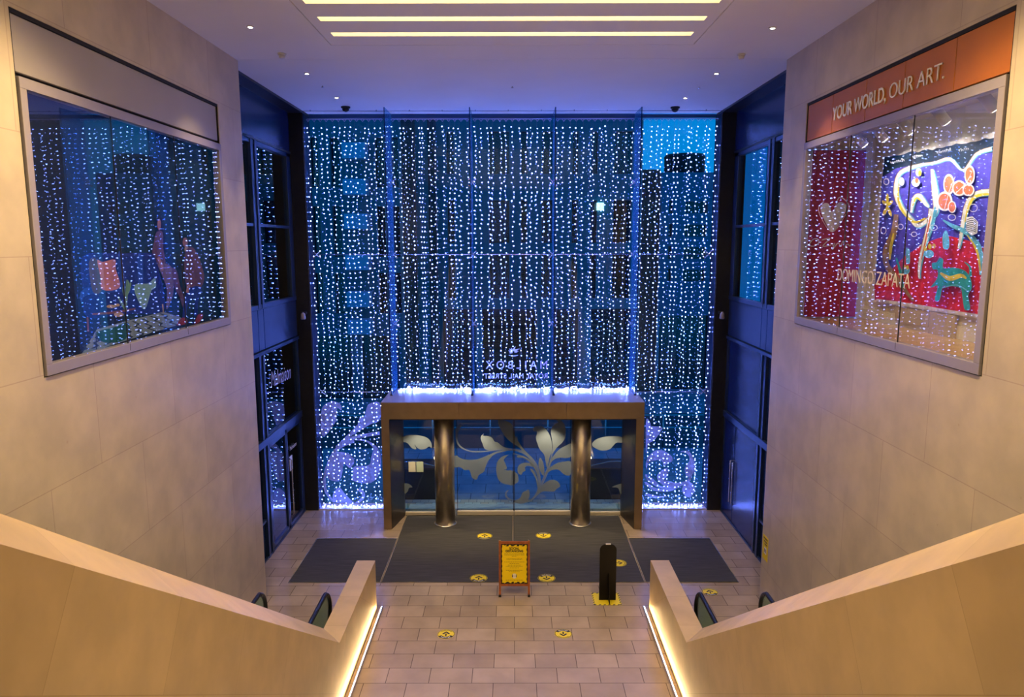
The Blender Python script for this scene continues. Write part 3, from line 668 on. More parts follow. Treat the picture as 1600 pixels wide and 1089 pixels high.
# hazard-edged square sticker and the black board on it
t = empty('hazard_floor_sticker', (1.86, 13.47, 0)); tag(t, 'square yellow floor sticker with black hazard edge under the black board', 'floor sticker')
m = MB(); m.box((1.58, 13.22, .0005), (2.13, 13.72, .002)); m.k = 1
for i in range(6):
    for y0 in (13.22, 13.69): m.quad((1.58+i*.092, y0, .0025), (1.62+i*.092, y0, .0025), (1.64+i*.092, y0+.03, .0025), (1.60+i*.092, y0+.03, .0025))
    for x0 in (1.58, 2.10): m.quad((x0, 13.22+i*.085, .0026), (x0+.03, 13.24+i*.085, .0026), (x0+.03, 13.28+i*.085, .0026), (x0, 13.26+i*.085, .0026))
off(m.build('print', ['sticker_yellow', 'ink_black']), t)
t = empty('standing_board', (1.87, 13.42, 0)); tag(t, 'tall black board with rounded top seen from behind on the yellow square', 'board')
out = [(-.165, 0), (.165, 0), (.165, 1.04)]+[(.165-.12+.12*math.cos(a), 1.04+.12*math.sin(a)) for a in [R(15*i) for i in range(1, 7)]]+[(-.165+.12+.12*math.cos(a), 1.04+.12*math.sin(a)) for a in [R(90+15*i) for i in range(0, 6)]]+[(-.165, 1.04)]
m = MB(); m.slab2d(out, lambda a, b, d: (1.87+a, 13.42+d, b+.003), 0, .02); off(m.build('panel', 'black_board', bevel=.002), t)
m = MB(); m.slab2d([(-.17, 0), (.12, 0), (.12, .1), (-.0, .55), (-.03, .55), (-.17, .06)], lambda a, b, d: (1.885+d, 13.42+a, b+.0035), 0, .012); off(m.build('foot_fin', 'black_board'), t)
m = MB(); m.box((1.82, 13.415, 1.158), (1.92, 13.445, 1.172)); off(m.build('top_cap', 'plastic_white'), t)

# easel sign
t = empty('easel_sign', (.03, 13.6, 0)); tag(t, 'wooden easel sign with yellow SOCIAL DISTANCING poster standing before the mats', 'sign')
W, H, lean = .31, 1.13, .12
def ey(z): return 13.56+lean*z/H
m = MB()
for s_ in (-1, 1):
    x = .03+s_*(W-.02); m.hexa([(x-.02, ey(0)-.015, 0), (x+.02, ey(0)-.015, 0), (x+.02, ey(0)+.015, 0), (x-.02, ey(0)+.015, 0)], [(x-.02, ey(H)-.015, H), (x+.02, ey(H)-.015, H), (x+.02, ey(H)+.015, H), (x-.02, ey(H)+.015, H)])
for z0, z1 in ((H-.09, H-.01), (.22, .29)):
    m.hexa([(.03-W+.04, ey(z0)-.012, z0), (.03+W-.04, ey(z0)-.012, z0), (.03+W-.04, ey(z0)+.012, z0), (.03-W+.04, ey(z0)+.012, z0)], [(.03-W+.04, ey(z1)-.012, z1), (.03+W-.04, ey(z1)-.012, z1), (.03+W-.04, ey(z1)+.012, z1), (.03-W+.04, ey(z1)+.012, z1)])
off(m.build('frame', 'wood_frame', bevel=.003), t)
m = MB()
for s_ in (-1, 1):
    x = .03+s_*(W-.04); m.tube([(x, ey(H-.03)+.03, H-.03), (x, 14.02, .01)], .016, 6)
m.box((.03-W+.06, 13.92, .30), (.03+W-.06, 13.94, .34)); off(m.build('rear_frame', 'wood_frame'), t)
for s_ in (-1, 1):
    m = MB(); m.box((.03+s_*(W-.02)-.024, ey(0)-.02, 0), (.03+s_*(W-.02)+.024, ey(0)+.02, .05)); off(m.build('rubber_foot', 'rubber_black'), t)
    m = MB(); m.lathe((.03+s_*(W-.03), ey(H), H), [(.015, 0), (.015, .02)], 10); off(m.build('hinge', 'bright_steel'), t)
org = Vector((.03, ey(.29)-.013, .29)); upv = Vector((0, lean, H)).normalized(); PH = .76; PW = .245
def ep(a, b, d=0): v = org+Vector((a, 0, 0))+upv*b; return (v.x, v.y-d, v.z)
m = MB(); m.hexa([ep(-PW-.02, -.02, 0), ep(PW+.02, -.02, 0), ep(PW+.02, PH+.02, 0), ep(-PW-.02, PH+.02, 0)], [ep(-PW-.02, -.02, .003), ep(PW+.02, -.02, .003), ep(PW+.02, PH+.02, .003), ep(-PW-.02, PH+.02, .003)])
m.k = 1; edge = []
n = 40
for i in range(n): edge.append((-PW+2*PW*i/n, .008*math.sin(i*1.2)))
for i in range(n): edge.append((PW+.006*math.sin(i*1.2), PH*i/n))
for i in range(n): edge.append((PW-2*PW*i/n, PH+.008*math.sin(i*1.2)))
for i in range(n): edge.append((-PW+.006*math.sin(i*1.2), PH-PH*i/n))
m.hexa([ep(a, b, .004) for a, b in edge], [ep(a, b, .006) for a, b in edge]); m.k = 0
for i in range(4):
    for b0 in (-.004, PH-.022): m.quad(ep(-.17+i*.105, b0, .007), ep(-.12+i*.105, b0, .007), ep(-.105+i*.105, b0+.026, .007), ep(-.155+i*.105, b0+.026, .007))
for row, (b, hw) in enumerate(((.585, .20), (.56, .205), (.535, .05), (.49, .155), (.465, .155), (.42, .205), (.39, .095), (.355, .13), (.33, .17), (.30, .09), (.25, .165), (.225, .11), (.055, .17))):
    x = -hw; rnd = random.Random(row)
    while x < hw:
        wl = rnd.uniform(.012, .04); m.quad(ep(x, b, .007), ep(min(hw, x+wl), b, .007), ep(min(hw, x+wl), b+.006, .007), ep(x, b+.006, .007)); x += wl+.009
m.k = 2; m.hexa([ep(.05*math.cos(2*math.pi*i/20), .14+.05*math.sin(2*math.pi*i/20), .0065) for i in range(20)], [ep(.05*math.cos(2*math.pi*i/20), .14+.05*math.sin(2*math.pi*i/20), .0075) for i in range(20)])
m.k = 0
for s_ in (-1, 1):
    m.quad(ep(s_*.04-.007, .115, .0085), ep(s_*.04+.007, .115, .0085), ep(s_*.04+.009, .155, .0085), ep(s_*.04-.009, .155, .0085)); m.hexa([ep(s_*.04+.007*math.cos(2*math.pi*i/8), .166+.007*math.sin(2*math.pi*i/8), .0085) for i in range(8)], [ep(s_*.04+.007*math.cos(2*math.pi*i/8), .166+.007*math.sin(2*math.pi*i/8), .009) for i in range(8)])
m.quad(ep(-.028, .138, .0085), ep(.028, .138, .0085), ep(.028, .142, .0085), ep(-.028, .142, .0085))
poster = off(m.build('poster', ['ink_black', 'sign_yellow', 'sticker_white']), t)
for s, b in (('SOCIAL', .675), ('DISTANCING', .622)):
    o = text_mesh('poster_heading', s, 'ink_black', .062, frame_matrix(ep(0, b, .008), (1, 0, 0), upv), .001, offset=.0022, align='CENTER', sx=.95); off(o, t)

# yellow notice on the right wall corner
t = empty('wall_notice', (XW, 13.2, 1.1)); tag(t, 'yellow vertical notice stuck on the right stone wall near its corner', 'notice')
m = MB(); m.box((XW-.004, 13.05, .95), (XW-.0005, 13.33, 1.42)); off(m.build('sheet', 'sign_yellow'), t)
m = MB(); m.box((XW-.006, 13.12, 1.07), (XW-.004, 13.24, 1.20)); off(m.build('pictogram', 'sticker_white'), t)
m = MB()
for i, z in enumerate((1.36, 1.30, 1.25)): m.box((XW-.006, 13.09, z), (XW-.004, 13.29-.03*i, z+.02))
m.box((XW-.008, 13.14, 1.10), (XW-.006, 13.16, 1.17)); m.box((XW-.008, 13.20, 1.10), (XW-.006, 13.22, 1.17)); off(m.build('lettering', 'ink_black'), t)

# ================================================================= ESCALATORS
SL = .671
for s_ in (-1, 1):
    side = 'left' if s_ < 0 else 'right'; xm = s_*3.81
    t = empty('escalator', (xm, 11.6, 0)); tag(t, 'escalator with glass sides between the %s stone wall and parapet' % side, 'escalator')
    m = MB(); m.box((xm-.62, 10.75, .001), (xm+.62, 12.15, .025)); off(m.build('landing_plate', 'step_metal', bevel=.005), t)
    m = MB()
    for i in range(27):
        y1 = 10.75-i*.30; z = max(0, SL*(10.2-y1))+.03 if y1 < 10.2 else .03
        m.box((xm-.5, y1-.33, z-.12), (xm+.5, y1, z))
        for g in range(12): m.box((xm-.48+g*.083, y1-.33, z), (xm-.46+g*.083, y1, z+.008))
    off(m.build('steps', 'step_metal'), t)
    for q in (-.57, .57):
        x = xm+q; r = .36; pts = [(11.35, .28)]
        arc = [(11.62+math.sin(a)*r, .64-math.cos(a)*r) for a in [R(18*i) for i in range(0, 11)]]
        run = [(10.35, 1.0), (10.05, 1.10), (2.6, 1.10+SL*7.45)]
        path = pts+arc+run
        m = MB(); m.tube([(x, y, z) for y, z in smooth(path, False, 4)], .038, 8); off(m.build('handrail', 'rubber_black'), t)
        gl = [(y, z) for y, z in smooth([(11.35, .31)]+[(11.62+math.sin(a)*(r-.04), .64-math.cos(a)*(r-.04)) for a in [R(18*i) for i in range(0, 11)]]+[(10.35, .96)], False, 2)]+[(10.05, 1.06), (2.6, 1.06+SL*7.45), (2.6, .2+SL*7.45), (10.05, .12), (10.6, .05), (11.3, .05)]
        m = MB(); m.slab2d(gl, lambda a, b, d: (x+d, a, b), -.006, .006); off(m.build('glass_panel', 'escalator_glass'), t)
        m = MB(); m.hexa([(x-.06, 11.9, 0), (x+.06, 11.9, 0), (x+.06, 10.2, 0), (x-.06, 10.2, 0)], [(x-.06, 11.7, .16), (x+.06, 11.7, .16), (x+.06, 10.2, .16), (x-.06, 10.2, .16)])
        m.hexa([(x-.06, 10.2, 0), (x+.06, 10.2, 0), (x+.06, 2.6, SL*7.6-.2), (x-.06, 2.6, SL*7.6-.2)], [(x-.06, 10.2, .16), (x+.06, 10.2, .16), (x+.06, 2.6, SL*7.6+.16), (x-.06, 2.6, SL*7.6+.16)]); off(m.build('skirt', 'step_metal'), t)

# ================================================================= DISPLAY CASES
def display(s_, label):
    X = lambda d: s_*(XW+d)
    t = empty('display_case', (s_*XW, 9.86, DZ0)); tag(t, label, 'display case')
    # dark reveal around the whole unit
    m = MB()
    for (y0, y1, z0, z1) in ((DY0, DY0+.03, DZ0, DZ1), (DY1-.012, DY1, DZ0, DZ1), (DY0, DY1, DZ1-.04, DZ1), (DY0, DY1, DZ0, DZ0+.012)): m.box((X(.012), y0, z0), (X(.09), y1, z1))
    m.box((X(.08), DY0, 8.60), (X(.09), DY1, DZ1))
    off(m.build('outer_reveal', 'shadow_gap'), t)
    GZ0, GZ1, GY0, GY1 = 5.75, 8.52, 7.49, 12.25
    m = MB(); e = .03
    m.box((X(-.02), DY0+e, GZ1), (X(.09), DY1-.012, 8.63)); m.box((X(-.02), DY0+e, DZ0+.012), (X(.09), DY1-.012, GZ0)); m.box((X(-.02), DY0+e, GZ0), (X(.09), GY0, GZ1)); m.box((X(-.02), GY1, GZ0), (X(.09), DY1-.012, GZ1))
    off(m.build('frame', 'grey_frame', bevel=.004), t)
    ys = [GY0, 9.04, 10.69, GY1]
    for a, b in zip(ys, ys[1:]):
        m = MB(); m.box((X(.0), a+.004, GZ0), (X(.012), b-.004, GZ1)); off(m.build('glass_pane', 'display_glass'), t)
    m = MB()
    for y in ys[1:3]:
        m = MB(); m.box((X(-.003), y-.003, GZ0), (X(.012), y+.003, GZ1)); m.box((X(-.022), y-.003, DZ0+.04), (X(-.019), y+.003, GZ0+.0)); off(m.build('glass_joint', 'dark_bronze'), t)
    return t
dl = display(-1, 'recessed display window in the left stone wall showing a dark living-room poster')
dr = display(1, 'recessed lit display window in the right stone wall under an orange fascia')
m = MB(); m.box((-XW-.03, DY0+.035, 8.68), (-XW-.07, DY1-.02, DZ1-.045)); off(m.build('fascia_panel', 'fascia_grey', bevel=.004), dl)
ys = [DY0+.035, 8.32, 9.37, 10.36, 11.41, DY1-.02]
for a, b in zip(ys, ys[1:]):
    m = MB(); m.box((XW+.02, a+.005, 8.66), (XW+.06, b-.005, DZ1-.045)); off(m.build('fascia_panel', 'copper_orange', bevel=.003), dr)
# raised lettering: reads along -y when facing +x
lt = empty('raised_lettering', (XW, 10, 8.83)); tag(lt, 'raised pale letters YOUR WORLD, OUR ART. on the orange fascia', 'lettering')
fm = frame_matrix((XW+.008, 11.36, 8.83), (0, -1, 0), (0, 0, 1)); off(text_mesh('letters', 'YOUR WORLD,', 'white_letter', .275, fm, .006, offset=.002, sx=.83), lt)
fm = frame_matrix((XW+.008, 9.71, 8.83), (0, -1, 0), (0, 0, 1)); off(text_mesh('letters', 'OUR ART.', 'white_letter', .275, fm, .006, offset=-.003, sx=.99), lt)

# left: dark printed scene behind the glass (a flat poster)
c7 = cpx(100, 320, 4.188); XPST = -XW-.13
for nm, c in (('print_dark', (.006, .012, .028)), ('print_teal', (.004, .028, .034)), ('print_navy', (.008, .025, .26)), ('print_blue', (.012, .07, .50)), ('print_pink', (.55, .22, .24)), ('print_floral', (.10, .10, .12)), ('print_aqua', (.22, .46, .48)), ('print_leaf', (.16, .34, .16)), ('print_gold', (.50, .36, .16)), ('print_brown', (.22, .08, .05)), ('print_hair', (.01, .008, .012)), ('print_skin', (.42, .19, .13)), ('print_rose', (.15, .07, .11)), ('print_plaid', (.20, .13, .13)), ('print_jacket', (.20, .07, .05)), ('print_red', (.40, .03, .02)), ('print_rug', (.24, .33, .31)), ('print_rugdark', (.03, .05, .06)), ('print_green', (.01, .12, .07))):
    mat(nm, c, .5, noise=.12, nscale=6)
pn = ['print_dark', 'print_teal', 'print_navy', 'print_blue', 'print_pink', 'print_floral', 'print_aqua', 'print_leaf', 'print_gold', 'print_brown', 'print_hair', 'print_skin', 'print_rose', 'print_plaid', 'print_jacket', 'print_red', 'print_rug', 'print_rugdark', 'print_green']
m = MB(); lay = [0]
m.box((XPST-.02, 7.38, 5.66), (XPST, DY1-.02, 8.66), 0)
def pp(k, pts, sm=True):
    lay[0] += 1; x = XPST+.0003*lay[0]; m.k = pn.index('print_'+k)
    q = [P(*c7(a, b), 'x', XPST) for a, b in (smooth(pts, True, 4) if sm else pts)]
    m.quad(*[(x, max(7.42, min(DY1-.03, p.y)), max(5.68, min(8.58, p.z))) for p in q])
def ps(k, pts, ws):
    lay[0] += 1; x = XPST+.0003*lay[0]; m.k = pn.index('print_'+k)
    for quad in ribbon(pts, ws, 4):
        q = [P(*c7(a, b), 'x', XPST) for a, b in quad]; m.quad(*[(x, p.y, max(5.68, p.z)) for p in q])
def el(cx, cy, rx, ry, n=14): return [(cx+rx*math.cos(2*math.pi*i/n), cy+ry*math.sin(2*math.pi*i/n)) for i in range(n)]
pp('teal', [(300, -500), (1010, -360), (1060, 720), (700, 760), (380, 800)], False)
pp('rug', [(215,815),(430,755),(650,700),(760,735),(800,770),(430,880),(110,985)], False)
for i in range(9):
    u0, v0, u1, v1 = 640-i*58, 712+i*17, 745-i*78, 800+i*20
    pts = []
    for j in range(7):
        t_ = j/6; pts.append((u0+(u1-u0)*t_+(16 if j % 2 else -16), v0+(v1-v0)*t_))
    lay[0] += 1; x = XPST+.0003*lay[0]; m.k = pn.index('print_rugdark')
    for a, b in zip(pts, pts[1:]):
        q = [P(*c7(*z), 'x', XPST) for z in ((a[0]-9, a[1]), (a[0]+9, a[1]), (b[0]+9, b[1]), (b[0]-9, b[1]))]; m.quad(*[(x, p.y, max(5.68, p.z)) for p in q])
pp('green', [(215,835),(330,800),(420,770),(400,880),(260,900)])
pp('navy', [(122,335),(350,318),(600,322),(615,420),(650,560),(640,700),(400,715),(150,735),(122,560)])
pp('blue', [(350,330),(376,328),(392,545),(355,560)]); pp('blue', [(480,335),(510,335),(515,515),(485,515)])
pp('blue', [(132,545),(400,535),(470,545),(450,640),(140,660)]); pp('navy', [(150,590),(430,575),(450,650),(150,665)])
pp('floral', [(160,375),(215,365),(248,550),(185,568)]); pp('pink', [(215,363),(250,374),(330,358),(336,420),(362,540),(250,556),(235,470)])
pp('aqua', [(455,540),(480,515),(545,515),(592,480),(598,540),(570,560),(525,685),(475,610)])
ps('brown', [(180,715),(320,705),(465,680)], [10,16,10]); ps('brown', [(150,735),(155,830)], 12); ps('gold', [(642,650),(648,712)], 8)
for e_ in ((305,665,30,11), (355,718,32,15), (345,656,16,10)): pp('gold', el(*e_))
ps('rugdark', [(205,830),(208,945)], 6); ps('rugdark', [(425,800),(430,890)], 6)
for st in ([(400,700),(404,600),(405,490)], [(402,640),(385,560),(388,510)], [(404,600),(425,540),(432,505)], [(398,690),(370,640),(348,598)], [(405,560),(418,525),(410,490)]): ps('leaf', st, [8, 16, 3])
pp('hair', [(600,90),(625,80),(642,110),(652,200),(668,292),(640,296),(622,200),(606,140)])
pp('skin', el(618,130,12,36)); pp('rose', [(600,180),(640,180),(645,290),(655,345),(656,385),(612,400),(590,340),(572,310),(582,250)])
pp('plaid', [(610,392),(650,382),(705,420),(712,560),(692,640),(664,682),(668,560),(640,470)]); pp('rose', [(700,420),(732,430),(752,520),(788,640),(780,690),(750,600),(720,540)]); ps('skin', [(610,345),(632,390),(640,430)], [20,18,12])
pp('skin', el(788,245,17,30)); pp('gold', el(797,290,14,22)); pp('jacket', [(790,305),(830,275),(872,330),(902,420),(912,490),(884,545),(820,565),(792,500),(780,400)]); pp('rose', [(785,330),(805,320),(812,470),(800,540),(785,470)])
pp('navy', [(800,560),(892,540),(872,640),(868,715),(846,722),(850,610),(805,650),(792,735),(768,745)]); ps('skin', [(812,520),(800,575)], 18)
pp('red', [(732,785),(765,740),(797,748),(797,775),(762,788)]); pp('red', [(848,778),(872,720),(902,718),(897,748),(867,780)])
pt = m.build('interior_poster', pn); tag(pt, 'dark poster of a blue sofa and two people behind the left display glass', 'poster')

# right: lit display box
m = MB(); a, b = XW+.145, 6.06
m.box((a, 7.15, 5.60), (b+.1, 12.5, 5.70)); struct(m.build('floor_display', 'wood_floor'))
m = MB(); m.box((b, 7.15, 5.70), (b+.1, 12.6, 9.2)); m.box((a, 12.5, 5.6), (b+.1, 12.6, 9.2)); m.box((a, 7.05, 5.6), (b+.1, 7.15, 9.2)); m.box((a, 7.15, 8.80), (b+.1, 12.5, 8.9))
struct(m.build('wall_display', 'display_white'))
m = MB(); m.box((b-.02, 7.16, 5.70), (b, 12.5, 5.88)); m.box((a, 12.48, 5.70), (b-.02, 12.5, 5.80)); struct(m.build('baseboard_display', 'display_white', bevel=.004))
m = MB(); m.box((b-.06, 9.75, 5.70), (b-.021, 10.35, 6.02)); tag(m.build('access_panel', 'ply_panel'), 'narrow tan access panel low on the display wall, nearer the camera', 'panel')
m = MB(); m.box((b-.05, 10.38, 5.78), (b-.021, 11.3, 6.02)); tag(m.build('access_panel', 'ply_panel'), 'wide tan access panel low on the display wall below the canvas, towards the banner', 'panel')
rb = empty('red_banner', (5.45, 12.47, 5.75)); tag(rb, 'tall dark red banner with cream heart and signature at the far end of the display', 'banner')
m = MB(); m.box((4.99, 12.45, 5.73), (5.93, 12.475, 8.53)); off(m.build('panel', 'red_banner'), rb)
c77 = cpx(1220, 180, 3.203); YB = 12.447
def bq(m, pts, y=YB): m.quad(*[(p.x, y, p.z) for p in [P(*c77(a, b), 'y', 12.45) for a, b in pts]])
m = MB(); bq(m, smooth([(198,465),(215,442),(240,445),(256,482),(285,440),(312,438),(328,460),(310,510),(258,583),(215,520)]))
for q in ribbon([(215,432),(190,460),(200,510),(258,584),(322,500),(342,462),(325,428),(290,413),(268,475)], 3): bq(m, q, YB-.001)
off(m.build('heart', 'cream_ink'), rb)
m = MB()
for st in ([(135,655),(160,622),(183,620),(190,638),(165,655),(140,652)], [(196,651),(199,654)], [(205,625),(225,619),(245,618),(210,655),(250,650)], [(250,640),(262,652),(270,640),(258,672),(285,640),(300,655),(310,630),(318,655)], [(305,635),(330,628)], [(322,655),(335,645),(345,655),(355,645),(372,655)]):
    for q in ribbon(st, 4): bq(m, q, YB-.001)
off(m.build('signature', 'cream_ink'), rb)
# abstract canvas
XCV = 6.0
for nm, c in (('paint_navy', (.01, .03, .07)), ('paint_violet', (.09, .07, .55)), ('paint_red', (.70, .02, .03)), ('paint_cream', (.85, .85, .70)), ('paint_yellow', (.80, .62, .04)), ('paint_orange', (.78, .20, .07)), ('paint_teal', (.03, .38, .40)), ('paint_white', (.85, .88, .9)), ('paint_edge', (.7, .66, .62)), ('paint_brown', (.35, .20, .10)), ('paint_sky', (.15, .55, .75))):
    mat(nm, c, .55, noise=.28, nscale=9, bump=.4)
pa = ['paint_navy', 'paint_violet', 'paint_red', 'paint_cream', 'paint_yellow', 'paint_orange', 'paint_teal', 'paint_white', 'paint_edge', 'paint_brown', 'paint_sky']
c66 = cpx(1350, 200, 3.404); m = MB(); m.k = 8; lay = [0]
def cq(k, pts):
    lay[0] += 1; m.k = pa.index('paint_'+k); x = XCV-.0009*lay[0]
    m.quad(*[(x, p.y, p.z) for p in [P(*c66(a, b), 'x', XCV) for a, b in pts]])
def cs(k, pts, ws):
    if k == 'cream':
        q_ = ws if isinstance(ws, (list, tuple)) else [ws]*len(pts); ws = [a*.78 for a in q_]
        if max(q_) > 9: cs('sky', [(a+3, b+2) for a, b in pts], [a*.95+2 for a in q_]); cs('brown', [(a-2, b-2) for a, b in pts], [a*.86 for a in q_])
    lay[0] += 1; m.k = pa.index('paint_'+k); x = XCV-.0009*lay[0]
    for quad in ribbon(pts, ws, 4): m.quad(*[(x, p.y, p.z) for p in [P(*c66(a, b), 'x', XCV) for a, b in quad]])
m.box((XCV, 9.20, 6.03), (XCV+.04, 11.96, 8.36))
rnd = random.Random(3)
top = [(110+i*(720-110)/24, 158-i*(158-45)/24+rnd.uniform(-7, 7)) for i in range(25)]
cq('navy', top+[(690, 300), (90, 330)])
cq('violet', [(98, 260), (170, 215), (300, 190), (400, 180), (480, 170), (530, 230), (600, 140), (700, 130), (640, 640), (440, 600), (300, 620), (190, 720), (60, 830)])
cq('red', [(55, 835), (130, 770), (220, 680), (330, 610), (440, 570), (560, 600), (640, 640), (630, 1000), (300, 950), (60, 915)])
cs('edge', [(65, 915), (250, 940), (440, 972), (625, 1000)], 14)
# free sweeping ribbons and blots
cs('cream', [(165,300),(200,235),(290,200),(380,185),(460,165),(530,225),(600,140),(680,110)], [14,24,18,14,20,12,18,22])
cs('cream', [(180,260),(172,340),(200,420),(250,480),(290,520),(340,490),(385,440),(380,330),(365,220)], [16,30,30,26,26,24,34,40,18])
cs('yellow', [(190,290),(186,380),(215,450),(270,500),(330,480)], [5,12,12,12,8])
cs('cream', [(255,450),(270,380),(300,360),(330,400),(350,420)], [12,26,26,26,12]); cs('yellow', [(262,420),(282,372),(312,390)], [4,9,5])
cs('cream', [(370,430),(355,520),(320,640),(300,740),(300,800)], [44,36,24,18,10]); cs('orange', [(360,470),(335,590),(312,700)], [6,8,5]); cs('sky', [(385,420),(370,500),(345,580)], [8,10,5])
cs('cream', [(690,340),(610,350),(560,400),(535,500),(520,600),(510,640)], [40,34,30,26,18,12]); cs('yellow', [(680,350),(600,365),(565,420),(545,500)], [10,16,12,6])
cs('brown', [(180,460),(165,560),(130,640),(125,720),(180,800),(270,920)], [26,34,38,30,28,12]); cs('yellow', [(165,560),(150,640),(145,700)], [8,16,8]); cs('teal', [(180,690),(205,780),(215,850)], [8,16,10])
cs('sky', [(430,490),(480,520),(560,560),(620,640),(640,780)], [8,20,26,34,30]); cs('yellow', [(560,570),(610,650),(630,760)], [5,12,9])
for c_ in ((462,300,30,55), (440,390,42,52), (480,420,22,32), (575,250,28,52), (520,320,38,42), (570,330,32,32)):
    cq('white', smooth(el(*c_))); cq('orange', smooth(el(c_[0], c_[1], c_[2]*.78, c_[3]*.8)))
cs('cream', [(440,440),(470,330),(500,260)], 4); cs('cream', [(500,350),(560,290),(590,230)], 4)
for c_ in ((305,235,16,22), (290,290,22,22), (215,285,14,22)): cq('white', smooth(el(*c_)))
cq('yellow', smooth(el(312,240,9,15))); cq('orange', smooth(el(296,280,9,14)))
for dx, dy in ((-28,-18), (28,-18), (-24,32), (22,34), (0,-42)): cs('yellow', [(140,415), (140+dx*.6, 415+dy), (140+dx, 415+dy*1.6)], [6, 18, 6])
for c_ in ((135,285,14,16), (120,545,14,18), (212,525,14,14), (285,565,15,12), (488,475,20,16), (390,530,20,14), (603,425,22,20)):
    q = el(*c_)+[el(*c_)[0]]; cs('white', q, 3)
cq('white', [(565,475),(600,470),(630,500),(625,560),(595,572),(566,545)])
for i in range(7): cs('navy', [(570,488+i*11),(600,480+i*11),(624,500+i*9)], 3)
cq('teal', smooth([(385,720),(410,712),(425,690),(445,700),(446,745),(500,742),(560,758),(592,800),(598,850),(580,890),(590,960),(560,965),(548,900),(535,850),(460,840),(440,850),(425,915),(400,912),(415,840),(378,848),(412,800),(415,755),(390,750)]))
cs('yellow', [(430,770),(480,800),(540,785),(570,800)], [10,26,22,8]); cs('sky', [(440,850),(520,835),(580,870)], 5); cs('teal', [(592,790),(590,740),(560,712)], [16,12,4])
for c_ in ((370,670,26,22), (245,758,22,20)):
    cq('sky', smooth(el(*c_)));
for c_ in ((352,640,10,14), (376,630,10,14), (398,628,9,14), (240,740,8,12), (256,742,8,12)): cq('yellow', smooth(el(*c_)))
cq('sky', smooth([(445,590),(450,560),(465,545),(475,565),(482,600),(478,640),(450,640)])); cq('sky', smooth([(250,650),(258,638),(268,650),(270,715),(250,718)]))
for x0, y0, n_ in ((165, 185, 3), (195, 178, 5), (285, 155, 6), (420, 130, 8), (540, 120, 6)):
    for i in range(n_): cs('white', [(x0+i*10, y0-i*2+rnd.uniform(-6, 4)), (x0+i*10+5, y0-i*2+rnd.uniform(-12, 0)), (x0+i*10+7, y0-i*2+6)], 2.4)
cv = m.build('canvas_painting', pa); tag(cv, 'large unframed abstract canvas, navy over violet over red with cream ribbons, in the right display', 'painting')
# track and spotlights
tr = empty('light_track', (5.45, 9.8, 8.72)); tag(tr, 'grey ceiling track rail running along inside the right display', 'track')
m = MB(); m.box((5.27, 7.3, 8.74), (5.31, 11.9, 8.79)); off(m.build('rail', 'grey_frame'), tr)
for i, (y, lb) in enumerate(((11.35, 'farthest from the camera, next to the red banner'), (10.75, 'second from the red banner'), (10.05, 'middle one of the five'), (9.25, 'second nearest the camera'), (8.35, 'nearest the camera'))):
    t = empty('track_spotlight', (5.29, y, 8.70)); tag(t, 'white cylinder spotlight on the display track, '+lb, 'spotlight', 'track spotlights')
    m = MB(); m.box((-.02, -.03, -.04), (.02, .03, .04)); m.tube([(0, 0, -.04), (0, 0, -.10)], .012, 8); m.build('stem', 'grey_frame', parent=t)
    d = Vector((.72, -.05, -.82)).normalized(); c0 = Vector((0, 0, -.14))-d*.06
    m = MB(); m.tube([c0-d*.05, c0+d*.19], .062, 18); m.build('lamp_head', 'lamp_white', parent=t)
    m = MB(); m.tube([c0-d*.052, c0-d*.056], .05, 18); m.build('rear_cap', 'ink_black', parent=t)
    m = MB(); m.tube([c0+d*.191, c0+d*.194], .05, 18); m.build('lens', 'downlight_glow', parent=t)
    l = bpy.data.lights.new('spot_beam', 'SPOT'); l.energy = 62; l.color = (1, .90, .76); l.spot_size = R(100); l.spot_blend = .8; l.shadow_soft_size = .04
    lo = bpy.data.objects.new('spot_beam', l); col.objects.link(lo); lo.parent = t; lo.location = c0+d*.20; lo.rotation_euler = d.to_track_quat('-Z', 'Y').to_euler()
fm = frame_matrix((XW-.003, 10.85, 6.44), (0, -1, 0), (0, 0, 1)); off(text_mesh('glass_lettering', 'DOMINGO ZAPATA', 'cream_ink', .26, fm, .002, offset=-.002, sx=.86), dr)

# ================================================================= CEILING FITTINGS
for x, y, lb in ((-3.91, 11.35, 'nearest the camera in the left row'), (3.92, 11.45, 'nearest the camera in the right row'), (-3.91, 14.35, 'second in the left row'), (3.90, 14.4, 'second in the right row'), (-3.90, 16.65, 'nearest the glass wall in the left row'), (3.86, 16.75, 'nearest the glass wall in the right row')):
    t = empty('ceiling_downlight', (x, y, CEIL)); tag(t, 'small bright recessed ceiling downlight, '+lb, 'downlight', 'ceiling downlights')
    m = MB(); m.lathe((x, y, CEIL-.012), [(.045, .0), (.06, .004), (.062, .012)], 20); off(m.build('rim', 'plastic_white'), t)
    m = MB(); m.lathe((x, y, CEIL-.014), [(.030, 0), (.030, .003)], 20); off(m.build('lens', 'downlight_glow'), t)
    l = bpy.data.lights.new('downlight_beam', 'SPOT'); l.energy = 190; l.color = (1, .70, .42); l.spot_size = R(80); l.spot_blend = .5; l.shadow_soft_size = .04
    lo = bpy.data.objects.new('downlight_beam', l); col.objects.link(lo); lo.location = (0, 0, -.03); lo.parent = t
for x, y, lb in ((-3.93, 12.91, 'left'), (3.93, 13.0, 'right')):
    t = empty('smoke_detector', (x, y, CEIL)); tag(t, 'white round smoke detector on the %s side of the ceiling' % lb, 'smoke detector')
    m = MB(); m.lathe((x, y, CEIL-.03), [(.07, 0), (.075, .03)], 20); off(m.build('base', 'plastic_white'), t)
    m = MB(); m.lathe((x, y, CEIL-.08), [(.035, 0), (.05, .01), (.055, .05)], 20); off(m.build('sensor', 'plastic_white'), t)
